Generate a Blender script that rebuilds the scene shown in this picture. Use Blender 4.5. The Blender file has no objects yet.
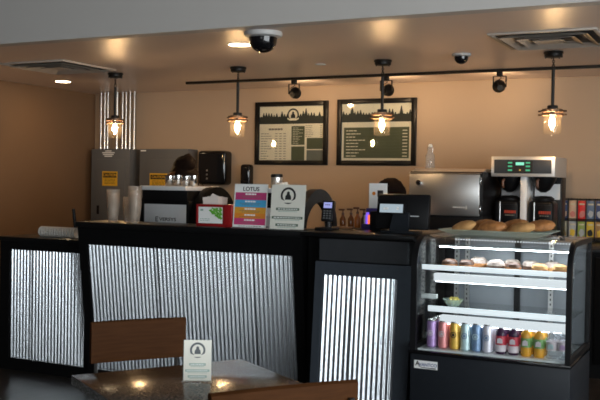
import bpy, bmesh, math, random
from mathutils import Vector, Matrix, noise
random.seed(7)
PI = math.pi
scn = bpy.context.scene
COL = scn.collection

# ---------------------------------------------------------------- materials
M = {}
def mat(name, col, rough=.5, metal=0., var=0., scale=20., bump=0., coat=0., trans=0., emit=None, es=0., spec=.5, stretch=None, alpha=1.):
    m = bpy.data.materials.new(name); m.use_nodes = True
    nt = m.node_tree; b = nt.nodes['Principled BSDF']
    b.inputs['Base Color'].default_value = (*col, 1); b.inputs['Roughness'].default_value = rough
    b.inputs['Metallic'].default_value = metal; b.inputs['Coat Weight'].default_value = coat
    b.inputs['Specular IOR Level'].default_value = spec; b.inputs['Coat Roughness'].default_value = .05
    b.inputs['Transmission Weight'].default_value = trans; b.inputs['Alpha'].default_value = alpha
    if emit:
        b.inputs['Emission Color'].default_value = (*emit, 1); b.inputs['Emission Strength'].default_value = es
    if var or bump:
        tc = nt.nodes.new('ShaderNodeTexCoord'); mp = nt.nodes.new('ShaderNodeMapping')
        nz = nt.nodes.new('ShaderNodeTexNoise'); nz.inputs['Scale'].default_value = scale; nz.inputs['Detail'].default_value = 5
        if stretch: mp.inputs['Scale'].default_value = stretch
        nt.links.new(tc.outputs['Object'], mp.inputs['Vector']); nt.links.new(mp.outputs['Vector'], nz.inputs['Vector'])
        if var:
            mx = nt.nodes.new('ShaderNodeMix'); mx.data_type = 'RGBA'
            mx.inputs[6].default_value = (*[max(0, c*(1-var)) for c in col], 1)
            mx.inputs[7].default_value = (*[min(1, c*(1+var)) for c in col], 1)
            nt.links.new(nz.outputs['Fac'], mx.inputs[0]); nt.links.new(mx.outputs[2], b.inputs['Base Color'])
        if bump:
            bp = nt.nodes.new('ShaderNodeBump'); bp.inputs['Strength'].default_value = bump; bp.inputs['Distance'].default_value = .01
            nt.links.new(nz.outputs['Fac'], bp.inputs['Height']); nt.links.new(bp.outputs['Normal'], b.inputs['Normal'])
    M[name] = m
    return m

def glass(name, tint=(1, 1, 1), refl=1., rough=.02, frost=0., fcol=(.9, .9, .9)):
    m = bpy.data.materials.new(name); m.use_nodes = True
    nt = m.node_tree; nt.nodes.clear()
    out = nt.nodes.new('ShaderNodeOutputMaterial'); mx = nt.nodes.new('ShaderNodeMixShader')
    tr = nt.nodes.new('ShaderNodeBsdfTransparent'); gl = nt.nodes.new('ShaderNodeBsdfGlossy'); fr = nt.nodes.new('ShaderNodeFresnel')
    mul = nt.nodes.new('ShaderNodeMath'); mul.operation = 'MULTIPLY'; mul.inputs[1].default_value = refl; mul.use_clamp = True
    tr.inputs['Color'].default_value = (*tint, 1); gl.inputs['Roughness'].default_value = rough; geo = nt.nodes.new('ShaderNodeNewGeometry'); ior = nt.nodes.new('ShaderNodeMapRange')
    ior.inputs[3].default_value = 1.45; ior.inputs[4].default_value = 1/1.45   # same facing reflectance on both faces of a thin sheet
    nt.links.new(geo.outputs['Backfacing'], ior.inputs[0]); nt.links.new(ior.outputs[0], fr.inputs['IOR'])
    nt.links.new(fr.outputs[0], mul.inputs[0]); nt.links.new(mul.outputs[0], mx.inputs[0])
    nt.links.new(tr.outputs[0], mx.inputs[1]); nt.links.new(gl.outputs[0], mx.inputs[2])
    if frost:
        m2 = nt.nodes.new('ShaderNodeMixShader'); m2.inputs[0].default_value = frost
        m3 = nt.nodes.new('ShaderNodeMixShader'); m3.inputs[0].default_value = .5
        tl = nt.nodes.new('ShaderNodeBsdfTranslucent'); df = nt.nodes.new('ShaderNodeBsdfDiffuse')
        tl.inputs['Color'].default_value = (*fcol, 1); df.inputs['Color'].default_value = (*fcol, 1)
        nt.links.new(tl.outputs[0], m3.inputs[1]); nt.links.new(df.outputs[0], m3.inputs[2])
        nt.links.new(mx.outputs[0], m2.inputs[1]); nt.links.new(m3.outputs[0], m2.inputs[2]); nt.links.new(m2.outputs[0], out.inputs[0])
    else: nt.links.new(mx.outputs[0], out.inputs[0])
    M[name] = m

def speckle(name, c0, c1, rough, scale):
    m = mat(name, c0, rough); nt = m.node_tree; b = nt.nodes['Principled BSDF']
    tc = nt.nodes.new('ShaderNodeTexCoord'); nz = nt.nodes.new('ShaderNodeTexNoise'); rp = nt.nodes.new('ShaderNodeValToRGB')
    nz.inputs['Scale'].default_value = scale; nz.inputs['Detail'].default_value = 3
    rp.color_ramp.elements[0].position = .44; rp.color_ramp.elements[0].color = (*c0, 1); rp.color_ramp.elements[1].position = .66; rp.color_ramp.elements[1].color = (*c1, 1)
    nt.links.new(tc.outputs['Object'], nz.inputs['Vector']); nt.links.new(nz.outputs['Fac'], rp.inputs[0]); nt.links.new(rp.outputs[0], b.inputs['Base Color'])
def emis(name, col, s):
    mat(name, (.02, .02, .02), .5, emit=col, es=s)

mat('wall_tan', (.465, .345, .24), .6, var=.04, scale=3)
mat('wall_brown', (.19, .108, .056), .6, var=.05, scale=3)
mat('ceil_tan', (.80, .66, .585), .35, var=.03, scale=4, spec=.42)
mat('soffit_grey', (.62, .585, .555), .6, var=.03, scale=3)
mat('ceil_dark', (.035, .033, .032), .8, var=.1, scale=5)
mat('wall_dark', (.05, .04, .035), .7, var=.1, scale=3)
mat('front_wall', (.22, .20, .19), .7, var=.05, scale=3)
mat('base_dark', (.03, .025, .022), .5, var=.1)
mat('black_satin', (.0045, .0046, .005), .42, var=.15, scale=30, spec=.16)
mat('black_lam', (.006, .006, .0065), .32, var=.15, scale=30, spec=.25)
mat('slate_satin', (.042, .050, .062), .38, var=.12, scale=30, spec=.3)
mat('slate_gloss', (.035, .037, .041), .12, var=.2, scale=9)
mat('case_black', (.016, .019, .024), .42, var=.1, scale=30, spec=.25)
mat('black_gloss', (.006, .006, .007), .08, var=.1)
mat('black_plastic', (.007, .007, .008), .4, var=.1, spec=.25)
mat('black_metal', (.012, .011, .010), .45, metal=.4, var=.2)
mat('galv', (.49, .52, .555), .25, metal=1., var=.03, scale=4, stretch=(6, 6, .3))
mat('brushed', (.74, .73, .72), .40, metal=.75, var=.04)
mat('steel', (.70, .69, .68), .34, metal=1., var=.06, scale=8, stretch=(1, 1, 30))
mat('chrome', (.8, .8, .8), .08, metal=1., var=.03)
mat('pipe_metal', (.62, .59, .55), .28, metal=1., var=.08)
mat('silver_panel', (.84, .86, .88), .4, metal=0., var=.04)
mat('silver_edge', (.85, .85, .85), .35, metal=.1, var=.03)
mat('grey_panel', (.125, .128, .13), .5, var=.05, scale=6)
mat('caution_yellow', (.80, .45, .03), .5, var=.05)
mat('ink', (.012, .012, .012), .6, var=.1)
mat('paper_white', (.88, .88, .86), .5, var=.03)
mat('paper_cream', (.84, .76, .60), .5, var=.04)
mat('paper_sign', (.78, .76, .68), .45, var=.03)
mat('ink_soft', (.19, .17, .14), .6, var=.1)
mat('tree_ink', (.022, .026, .02), .6, var=.2)
mat('board_green', (.075, .088, .045), .5, var=.12, scale=12)
mat('board_grey', (.14, .15, .13), .5, var=.15, scale=12)
mat('sage', (.09, .14, .09), .5, var=.05)
mat('teal_ink', (.33, .45, .40), .5, var=.05)
mat('pink', (.52, .05, .18), .45, var=.04)
mat('sky_blue', (.07, .38, .66), .45, var=.04)
mat('amber', (.72, .34, .04), .45, var=.04)
mat('orange', (.75, .25, .03), .45, var=.04)
mat('rose', (.62, .06, .20), .45, var=.04)
mat('red_plastic', (.30, .012, .014), .28, var=.1)
mat('napkin', (.78, .68, .62), .8, var=.04, bump=.1)
mat('leaf_green', (.13, .42, .04), .5, var=.4, scale=40)
mat('white_plastic', (.78, .78, .76), .35, var=.03)
mat('mount_white', (.52, .51, .50), .4, var=.03)
mat('lid_white', (.90, .86, .80), .4, var=.03)
speckle('table_stone', (.035, .022, .016), (.25, .17, .12), .17, 210)
M['table_stone'].node_tree.nodes['Principled BSDF'].inputs['Specular IOR Level'].default_value = .20
speckle('table_edge', (.02, .02, .02), (.34, .34, .34), .4, 170)
mat('chair_wood', (.052, .0195, .0065), .6, spec=.05, var=.4, scale=9, stretch=(9, 1, 14))
mat('cart_wood', (.30, .14, .06), .5, var=.3, scale=9)
mat('ring_wood', (.09, .045, .022), .5, var=.3)
mat('dough', (.42, .175, .055), .6, var=.85, scale=34, bump=.8)
mat('dough_light', (.56, .30, .11), .7, var=.4, scale=28, bump=.5)
mat('sugar', (.36, .29, .25), .85, var=.5, scale=50, bump=.4)
mat('glaze_dark', (.10, .045, .025), .5, var=.5, scale=30, bump=.4)
mat('butter', (.75, .62, .16), .6, var=.3, scale=60)
mat('shelf_white', (.82, .86, .86), .3, var=.02)
mat('case_inside', (.30, .32, .35), .25, var=.15, scale=6)
mat('skin', (.50, .28, .19), .5, var=.06)
mat('hair_dark', (.008, .005, .004), .8, spec=.04, var=.4, scale=30, stretch=(1, 1, .2))
mat('hair_brown', (.011, .006, .004), .7, spec=.1, var=.6, scale=26, stretch=(1, 1, .2))
mat('hair_light', (.15, .055, .014), .42, var=.5, scale=30)
mat('shirt_black', (.02, .02, .022), .8, var=.1)
mat('denim', (.03, .04, .07), .8, var=.1)
mat('server_black', (.006, .006, .007), .35, var=.1, spec=.3)
mat('red_ink', (.45, .05, .02), .5, var=.05)
mat('bottle_dark', (.05, .015, .05), .2, var=.2)
mat('label_red', (.60, .05, .08), .4, var=.15, scale=40)
mat('label_pale', (.75, .66, .70), .4, var=.1, scale=40)
mat('cap_blue', (.06, .08, .55), .3)
mat('cap_green', (.03, .30, .06), .3)
mat('juice', (.75, .36, .04), .2, var=.1)
mat('label_green', (.18, .36, .12), .4, var=.5, scale=60)
mat('cap_white', (.8, .8, .8), .3)
for n, c in dict(purple=(.36, .22, .46), coral=(.66, .22, .22), gold=(.66, .36, .06), ice=(.48, .62, .72), navy=(.16, .24, .38), lilac=(.60, .56, .70), mauve=(.52, .36, .56)).items():
    mat('can_'+n, tuple(min(.9, q*1.3) for q in c), .3, metal=.25, var=.3, scale=45)
mat('can_top', (.8, .8, .8), .25, metal=1.)
mat('syrup', (.22, .075, .025), .15, var=.2)
mat('pump_brown', (.10, .04, .02), .4, var=.2)
mat('juice_dark', (.40, .13, .03), .2, var=.2)
mat('badge_blue', (.06, .09, .25), .5, var=.05)
mat('grey_ink', (.10, .11, .12), .6, var=.1)
emis('led_fill', (.86, .94, 1.), 9)
emis('bar_glow', (.88, .95, 1.), .88)
mat('rail_added_glow', (.8, .84, .85), .35, emit=(.86, .94, 1.), es=.66)  # emission added so the white price rails look brightly lit
emis('reflection_dots', (.9, .95, 1.), 1.2)
mat('blue_box', (.05, .04, .20), .4, var=.3)
emis('bulb_glow', (1., .63, .30), 400)
emis('down_glow', (1., .72, .42), 48)
emis('led_white', (.86, .94, 1.), 30)
emis('lcd_green', (.30, 1., .70), .9)
emis('led_dot', (.1, .9, .45), .5)
emis('led_amber', (1., .6, .1), .5)
emis('screen_lilac', (.42, .46, .95), .75)
emis('screen_pale', (.50, .62, .70), .70)
emis('lamp_warm', (1., .62, .3), 6)
emis('neon_orange', (1., .18, .06), 1.2)
emis('neon_violet', (.22, .12, 1.), 1.0)
glass('clear', (.97, .985, .98), 1.)
glass('case_glass', (.96, .975, .975), 1.1)
glass('jar_glass', (.992, .988, .982), .6, .03, .004, (1, .85, .65))
glass('cup_clear', (.975, .965, .95), 1.2, .08, .15, (.92, .82, .72))
glass('green_glass', (.95, .99, .97), 1., .03, .42, (.78, .93, .86))
glass('water_clear', (.95, .965, .98), 1., .05, .12, (.8, .84, .9))
glass('acrylic', (.9, .95, .95), .6, .1, .85, (.93, .97, .98))
for n, c in dict(t_navy=(.04, .06, .14), t_red=(.52, .02, .02), t_peach=(.45, .30, .20), t_blue=(.09, .13, .20), t_yel=(.58, .36, .04), t_grn=(.22, .28, .07), t_cream=(.42, .36, .24), t_brown=(.30, .16, .06), t_rose=(.42, .14, .12), t_sky=(.32, .33, .33)).items():
    mat(n, tuple(min(.85, q*1.5) for q in c), .4, var=.3, scale=30)

def wood_floor():
    m = bpy.data.materials.new('floor_planks'); m.use_nodes = True; nt = m.node_tree; b = nt.nodes['Principled BSDF']
    tc = nt.nodes.new('ShaderNodeTexCoord'); mp = nt.nodes.new('ShaderNodeMapping'); br = nt.nodes.new('ShaderNodeTexBrick')
    mp.inputs['Rotation'].default_value = (0, 0, PI/2)
    br.inputs['Scale'].default_value = 1.; br.inputs['Brick Width'].default_value = 1.2; br.inputs['Row Height'].default_value = .17
    br.inputs['Mortar Size'].default_value = .003; br.inputs['Color1'].default_value = (.026, .021, .019, 1); br.inputs['Color2'].default_value = (.040, .032, .028, 1)
    br.inputs['Mortar'].default_value = (.012, .010, .009, 1)
    nz = nt.nodes.new('ShaderNodeTexNoise'); nz.inputs['Scale'].default_value = 6
    mr = nt.nodes.new('ShaderNodeMapRange'); mr.inputs[3].default_value = .28; mr.inputs[4].default_value = .42
    nt.links.new(tc.outputs['Object'], mp.inputs[0]); nt.links.new(mp.outputs[0], br.inputs[0]); nt.links.new(br.outputs[0], b.inputs['Base Color'])
    nt.links.new(tc.outputs['Object'], nz.inputs[0]); nt.links.new(nz.outputs[0], mr.inputs[0]); nt.links.new(mr.outputs[0], b.inputs['Roughness'])
    M['floor_planks'] = m
wood_floor()

# ---------------------------------------------------------------- mesh builder
class MB:
    def __init__(s): s.bm = bmesh.new()
    def _xf(s, verts, m):
        if m is not None: bmesh.ops.transform(s.bm, matrix=m, verts=verts)
    def box(s, x0, x1, y0, y1, z0, z1, bev=0., m=None, seg=2):
        r = bmesh.ops.create_cube(s.bm, size=1)['verts']
        mm = Matrix.Translation(((x0+x1)/2, (y0+y1)/2, (z0+z1)/2)) @ Matrix.Diagonal((x1-x0, y1-y0, z1-z0, 1))
        bmesh.ops.transform(s.bm, matrix=mm, verts=r)
        if bev:
            es = list({e for v in r for e in v.link_edges})
            g = bmesh.ops.bevel(s.bm, geom=es, offset=bev, segments=seg, affect='EDGES', profile=.5)
            r = list({v for f in g['faces'] for v in f.verts} | {v for v in r if v.is_valid})
        s._xf(r, m); return s
    def cyl(s, p0, p1, r0, r1=None, n=16, caps=True):
        r1 = r0 if r1 is None else r1
        p0 = Vector(p0); p1 = Vector(p1); d = (p1-p0); q = d.to_track_quat('Z', 'Y').to_matrix().to_4x4()
        m = Matrix.Translation((p0+p1)/2) @ q
        bmesh.ops.create_cone(s.bm, cap_ends=caps, segments=n, radius1=max(r0, 1e-5), radius2=max(r1, 1e-5), depth=d.length, matrix=m); return s
    def lathe(s, prof, c=(0, 0, 0), n=20, m=None, closed=False):
        vs = []; rings = []
        for r, z in prof:
            if r < 1e-6: ring = [s.bm.verts.new((c[0], c[1], c[2]+z))]
            else: ring = [s.bm.verts.new((c[0]+r*math.cos(2*PI*k/n), c[1]+r*math.sin(2*PI*k/n), c[2]+z)) for k in range(n)]
            rings.append(ring); vs += ring
        pairs = list(zip(rings, rings[1:]))
        if closed: pairs.append((rings[-1], rings[0]))
        for a, b in pairs:
            for k in range(n):
                k2 = (k+1) % n
                if len(a) == 1 and len(b) == 1: continue
                if len(a) == 1: s.bm.faces.new((a[0], b[k2], b[k]))
                elif len(b) == 1: s.bm.faces.new((a[k], a[k2], b[0]))
                else: s.bm.faces.new((a[k], a[k2], b[k2], b[k]))
        s._xf(vs, m); return s
    def tube(s, pts, r, n=8):
        pts = [Vector(p) for p in pts]; rings = []; up = Vector((0, 0, 1)); prev = None
        for i, p in enumerate(pts):
            d = (pts[min(i+1, len(pts)-1)]-pts[max(i-1, 0)]).normalized()
            if prev is None:
                a = d.orthogonal().normalized()
            else:
                a = (prev - d*prev.dot(d)).normalized()
            prev = a; b = d.cross(a)
            rr = r[i] if isinstance(r, (list, tuple)) else r
            rings.append([s.bm.verts.new(p + a*rr*math.cos(2*PI*k/n) + b*rr*math.sin(2*PI*k/n)) for k in range(n)])
        for a, b in zip(rings, rings[1:]):
            for k in range(n): s.bm.faces.new((a[k], a[(k+1) % n], b[(k+1) % n], b[k]))
        s.bm.faces.new(rings[0][::-1]); s.bm.faces.new(rings[-1]); return s
    def prism(s, pts, d):
        d = Vector(d); a = [s.bm.verts.new(p) for p in pts]; b = [s.bm.verts.new(Vector(p)+d) for p in pts]; n = len(pts)
        s.bm.faces.new(a); s.bm.faces.new(b[::-1])
        for k in range(n): s.bm.faces.new((a[k], b[k], b[(k+1) % n], a[(k+1) % n]))
        return s
    def ball(s, c, r, sc=(1, 1, 1), n=14, m=None):
        g = bmesh.ops.create_uvsphere(s.bm, u_segments=n+4, v_segments=n, radius=r)['verts']
        mm = Matrix.Translation(c) @ (m if m is not None else Matrix()) @ Matrix.Diagonal((*sc, 1))
        bmesh.ops.transform(s.bm, matrix=mm, verts=g); return s
    def mesh(s, name):
        bmesh.ops.recalc_face_normals(s.bm, faces=s.bm.faces[:])
        me = bpy.data.meshes.new(name); s.bm.to_mesh(me); s.bm.free(); return me

def finish(me, smooth=True):
    if smooth:
        me.shade_smooth(); me.set_sharp_from_angle(angle=math.radians(38))
def obj(name, mb, m, parent=None, label=None, smooth=True, kind=None):
    me = mb.mesh(name) if isinstance(mb, MB) else mb
    finish(me, smooth)
    o = bpy.data.objects.new(name, me); COL.objects.link(o)
    me.materials.clear(); me.materials.append(M[m] if isinstance(m, str) else m)
    if parent is not None: o.parent = parent
    if label: o['label'] = label
    if kind: o['kind'] = kind
    return o
def struct(name, mb, m, parent=None, smooth=True):
    o = obj(name, mb, m, parent, smooth=smooth)
    if parent is None: o['kind'] = 'structure'
    return o
def thing(name, label, cat, loc=(0, 0, 0), rotz=0., group=None, rot=None):
    o = bpy.data.objects.new(name, None); COL.objects.link(o); o.empty_display_size = .05
    o.location = loc; o.rotation_euler = rot or (0, 0, rotz); o['label'] = label; o['category'] = cat
    if group: o['group'] = group
    return o
def tag(o, label, cat, group=None):
    o['label'] = label; o['category'] = cat
    if group: o['group'] = group
    return o
def dup(o, loc=None, rotz=None, label=None, group=None, mats=None):
    def cp(a, parent):
        c = a.copy(); COL.objects.link(c)
        if parent is not None: c.parent = parent
        for ch in list(a.children): cp(ch, c)
        return c
    r = cp(o, None)
    if loc is not None: r.location = loc
    if rotz is not None: r.rotation_euler = (0, 0, rotz)
    if label: r['label'] = label
    if group: r['group'] = group
    return r
def text_mesh(s, size, depth=.0006, align='CENTER', m=None):
    cu = bpy.data.curves.new('txt', 'FONT'); cu.body = s; cu.size = size; cu.extrude = depth; cu.offset = .014*size; cu.align_x = align; cu.align_y = 'CENTER'
    t = bpy.data.objects.new('txt', cu); COL.objects.link(t)
    dg = bpy.context.evaluated_depsgraph_get(); me = bpy.data.meshes.new_from_object(t.evaluated_get(dg))
    bpy.data.objects.remove(t); bpy.data.curves.remove(cu)
    me.transform((m or Matrix()) @ Matrix.Rotation(PI/2, 4, 'X'))
    return me
def text(name, s, size, material, parent, x, y, z, sx=1., align='CENTER', m=None, label=None):
    me = text_mesh(s, size, align=align, m=Matrix.Translation((x, y, z)) @ (m or Matrix()) @ Matrix.Diagonal((sx, 1, 1, 1)))
    return obj(name, me, material, parent, label, smooth=False)
def words(mb, x0, x1, z, h, y, ww=(.006, .02), gap=.004, th=.0006):
    """a row of short strips, as lines of print too small to read look"""
    x = x0
    while x < x1:
        w = min(random.uniform(*ww), x1-x)
        mb.box(x, x+w, y-th, y, z-h/2, z+h/2); x += w+gap
    return mb

# ---------------------------------------------------------------- the room
ZC = 2.25; YW = 7.7; XL = -6.29; XR = 3.5; YF = -4.; ZF = 2.555; YS = 4.615
struct('floor', MB().box(XL-.1, XR+.1, YF-.1, YW+.1, -.1, 0), 'floor_planks')
struct('wall_back', MB().box(XL-.1, XR+.1, YW, YW+.1, 0, 2.7), 'wall_tan')
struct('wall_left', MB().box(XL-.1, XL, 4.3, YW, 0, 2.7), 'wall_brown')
struct('wall_left_front', MB().box(XL-.1, XL, YF, 4.3, 0, 2.7), 'wall_dark')  # unseen stretch, made dark to deepen the stripes reflected in the metal
struct('ceiling', MB().box(XL, XR, YS+.01, YW, ZC, ZC+.06), 'ceil_tan')
struct('trim_1', MB().box(XL, XR, YS, YS+.1, ZC-.001, ZF), 'soffit_grey')
struct('ceiling', MB().box(XL, XR, YF, YS+.1, ZF, ZF+.06), 'ceil_dark')
# unseen windows behind the camera; those along the right added to light the metal
wins = [(-1.4, .1), (.3, 1.8), (2., 3.3)]
added_wins = [(-3.8, -2.0), (-1.8, 0.), (.2, 2.0), (2.2, 3.7)]
Z0, Z1, ZS = .12, 2.45, 1.6  # front sills raised so those windows light the soffit
fw = MB(); xs = XL-.1
for a, b in wins:
    fw.box(xs, a, YF-.1, YF, 0, 2.7); fw.box(a, b, YF-.1, YF, 0, ZS); fw.box(a, b, YF-.1, YF, Z1, 2.7); xs = b
fw.box(xs, XR+.1, YF-.1, YF, 0, 2.7)
struct('wall_front', fw, 'front_wall')
fw = MB(); ys = YF
for a, b in added_wins:
    fw.box(XR, XR+.1, ys, a, 0, 2.7); fw.box(XR, XR+.1, a, b, 0, Z0); fw.box(XR, XR+.1, a, b, Z1, 2.7); ys = b
fw.box(XR, XR+.1, ys, YW, 0, 2.7)
struct('wall_right', fw, 'front_wall')
for i, (a, b, M4) in enumerate([(a, b, Matrix.Translation((0, YF, 0))) for a, b in wins]+[(a, b, Matrix.Translation((XR, 0, 0)) @ Matrix.Rotation(PI/2, 4, 'Z')) for a, b in added_wins]):
    w = MB(); t = .05; Z0 = ZS if i < len(wins) else .12
    for bx in ((a, a+t, Z0, Z1), (b-t, b, Z0, Z1), (a+t, b-t, Z0, Z0+t), (a+t, b-t, Z1-t, Z1), ((a+b)/2-.02, (a+b)/2+.02, Z0+t, Z1-t)):
        w.box(bx[0], bx[1], -.08, -.02, bx[2], bx[3], m=M4)
    fr = struct('unseen_window_%d' % (i+1), w, 'black_metal')
    obj('pane', MB().box(a+t, b-t, -.055, -.045, Z0+t, Z1-t, m=M4), 'clear', fr)
    L = bpy.data.lights.new('daylight', 'AREA'); L.shape = 'RECTANGLE'; L.size = b-a; L.size_y = Z1-Z0; L.cycles.is_portal = True
    lo = bpy.data.objects.new('daylight_portal', L); COL.objects.link(lo); lo.matrix_world = M4 @ Matrix.Translation(((a+b)/2, -.1, (Z0+Z1)/2)) @ Matrix.Rotation(PI/2, 4, 'X')
struct('baseboard_back', MB().box(XL, XR, YW-.015, YW, 0, .1), 'base_dark')
struct('baseboard_left', MB().box(XL, XL+.015, YF, YW-.02, 0, .1), 'base_dark')

# ---------------------------------------------------------------- corrugated panels
def corrugated(x0, x1, z0, z1, yt, yb, pitch=.0285, amp=.0082, seams=()):
    """wavy sheet; top edge at y=yt, bottom edge at y=yb"""
    mb = MB(); n = int((x1-x0)/pitch*10); rows = []
    for zi in (0, 1):
        fr = []; bk = []
        for k in range(n+1):
            x = x0+(x1-x0)*k/n; ph = 2*PI*(x-x0)/pitch
            a = amp*math.sin(ph)
            for sx in seams:
                d = abs(x-sx)
                if d < pitch*.5: a = amp*.8*math.sin(ph+.3) - .0008
            y = (yb if zi == 0 else yt) - a
            z = z0 if zi == 0 else z1
            fr.append(mb.bm.verts.new((x, y, z))); bk.append(mb.bm.verts.new((x, y+.002, z)))
        rows.append((fr, bk))
    (f0, b0), (f1, b1) = rows
    for k in range(n):
        mb.bm.faces.new((f0[k], f0[k+1], f1[k+1], f1[k])); mb.bm.faces.new((b0[k+1], b0[k], b1[k], b1[k+1]))
        mb.bm.faces.new((f1[k], f1[k+1], b1[k+1], b1[k])); mb.bm.faces.new((f0[k+1], f0[k], b0[k], b0[k+1]))
    mb.bm.faces.new((f0[0], f1[0], b1[0], b0[0])); mb.bm.faces.new((f0[n], b0[n], b1[n], f1[n]))
    return mb
def slab(mb, x0, x1, z0, z1, ylo, yhi, th):
    """board between z0 and z1 whose front lies at ylo (at z0) and yhi (at z1)"""
    return mb.prism([(x0, ylo, z0), (x0, yhi, z1), (x0, yhi+th, z1), (x0, ylo+th, z0)], (x1-x0, 0, 0))

# left low counter
t = thing('counter', 'low black counter at far left with vertical corrugated metal front', 'counter', (-4.32, 5.0, 0))
def loc(o): return Matrix.Translation(-Vector(o.location))
def W(o, mb):  # world -> local of an unrotated thing
    bmesh.ops.transform(mb.bm, matrix=loc(o), verts=mb.bm.verts[:]); return mb
b = MB().box(-4.72, -3.915, 4.795, 5.28, .0, .90)
obj('body', W(t, b), 'black_satin', t)
b = MB(); b.box(-4.72, -4.635, 4.765, 4.795, 0, .90); b.box(-3.965, -3.915, 4.765, 4.795, 0, .90); b.box(-4.635, -3.965, 4.765, 4.795, .842, .90); b.box(-4.635, -3.965, 4.765, 4.795, 0, .082)
obj('front_frame', W(t, b), 'black_satin', t)
obj('corrugated_panel', W(t, corrugated(-4.635, -3.965, .082, .842, 4.783, 4.783, amp=.0058, seams=(-4.46,))), 'galv', t, smooth=True)
obj('countertop', W(t, MB().box(-4.735, -3.912, 4.755, 5.3, .90, .93, .004)), 'black_lam', t)

# centre counter: front leans out towards its top
t = thing('counter', 'long tall black counter in the middle, leaning corrugated metal front behind the chair', 'counter', (-3.09, 4.9, 0))
yA = lambda z: 4.745-.128*z/1.03
b = MB(); slab(b, -3.906, -2.285, 0, 1.03, yA(0)+.03, yA(1.03)+.03, .25)
obj('body', W(t, b), 'black_satin', t)
b = MB()
slab(b, -3.906, -3.84, 0, 1.03, yA(0), yA(1.03), .03); slab(b, -2.345, -2.285, 0, 1.03, yA(0), yA(1.03), .03)
slab(b, -3.84, -2.345, .918, 1.03, yA(.918), yA(1.03), .03); slab(b, -3.84, -2.345, 0, .09, yA(0), yA(.09), .03)
obj('front_frame', W(t, b), 'black_satin', t)
obj('corrugated_panel', W(t, corrugated(-3.84, -2.345, .09, .918, yA(.918)+.016, yA(.09)+.016, amp=.0062, seams=(-3.31, -2.62))), 'galv', t)
obj('countertop', W(t, MB().box(-3.912, -2.28, 4.598, 4.92, 1.03, 1.065, .004)), 'black_lam', t)

# right counter below the register
t = thing('counter', 'slate framed counter under the register with narrow corrugated metal panel', 'counter', (-1.94, 4.8, 0))
yB = lambda z: 4.49+.07*z/.905
b = MB(); b.box(-2.16, -1.597, 4.60, 5.3, 0, 1.035); b.box(-2.278, -2.16, 4.70, 5.3, 0, 1.035)
obj('body', W(t, b), 'black_satin', t)
b = MB()
slab(b, -2.165, -2.118, 0, .905, yB(0), yB(.905), .03); slab(b, -1.679, -1.597, 0, .905, yB(0), yB(.905), .03)
slab(b, -2.118, -1.679, .832, .905, yB(.832), yB(.905), .03); slab(b, -2.118, -1.679, 0, .08, yB(0), yB(.08), .03)
obj('front_frame', W(t, b), 'slate_satin', t)
obj('corrugated_panel', W(t, corrugated(-2.118, -1.679, .08, .832, yB(.832)+.014, yB(.08)+.014, amp=.0052, seams=(-1.95,))), 'galv', t)
obj('fascia_panel', W(t, MB().box(-2.148, -1.63, 4.572, 4.60, .912, 1.03)), 'slate_gloss', t, 'glossy dark fascia panel')
obj('countertop', W(t, MB().box(-2.278, -1.60, 4.585, 5.32, 1.038, 1.065, .004)), 'black_lam', t)

# work counter behind and back counter
t = thing('work_counter', 'dark work counter behind the tall counter carrying the two espresso machines', 'counter', (-3.1, 5.4, 0))
obj('cabinet', W(t, MB().box(-3.89, -2.29, 5.06, 5.9, 0, .87)), 'black_satin', t)
obj('worktop', W(t, MB().box(-3.90, -2.285, 5.05, 5.92, .87, .90, .003)), 'black_lam', t)
t = thing('back_counter', 'dark counter along the back wall under the coffee brewer', 'counter', (-2.4, 7.2, 0))
obj('cabinet', W(t, MB().box(-4.9, -.3, 6.6, 7.68, 0, .88)), 'black_satin', t)
for k in range(7):
    x = -4.86+k*.65
    d = obj('door', W(t, MB().box(x, x+.62, 6.58, 6.6, .1, .85, .003)), 'black_satin', t)
    obj('handle', W(t, MB().tube([(x+.54, 6.58, .7), (x+.54, 6.555, .7), (x+.54, 6.555, .8), (x+.54, 6.58, .8)], .005)), 'steel', d)
obj('worktop', W(t, MB().box(-4.92, -.28, 6.57, 7.69, .88, .91, .003)), 'black_lam', t)

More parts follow.
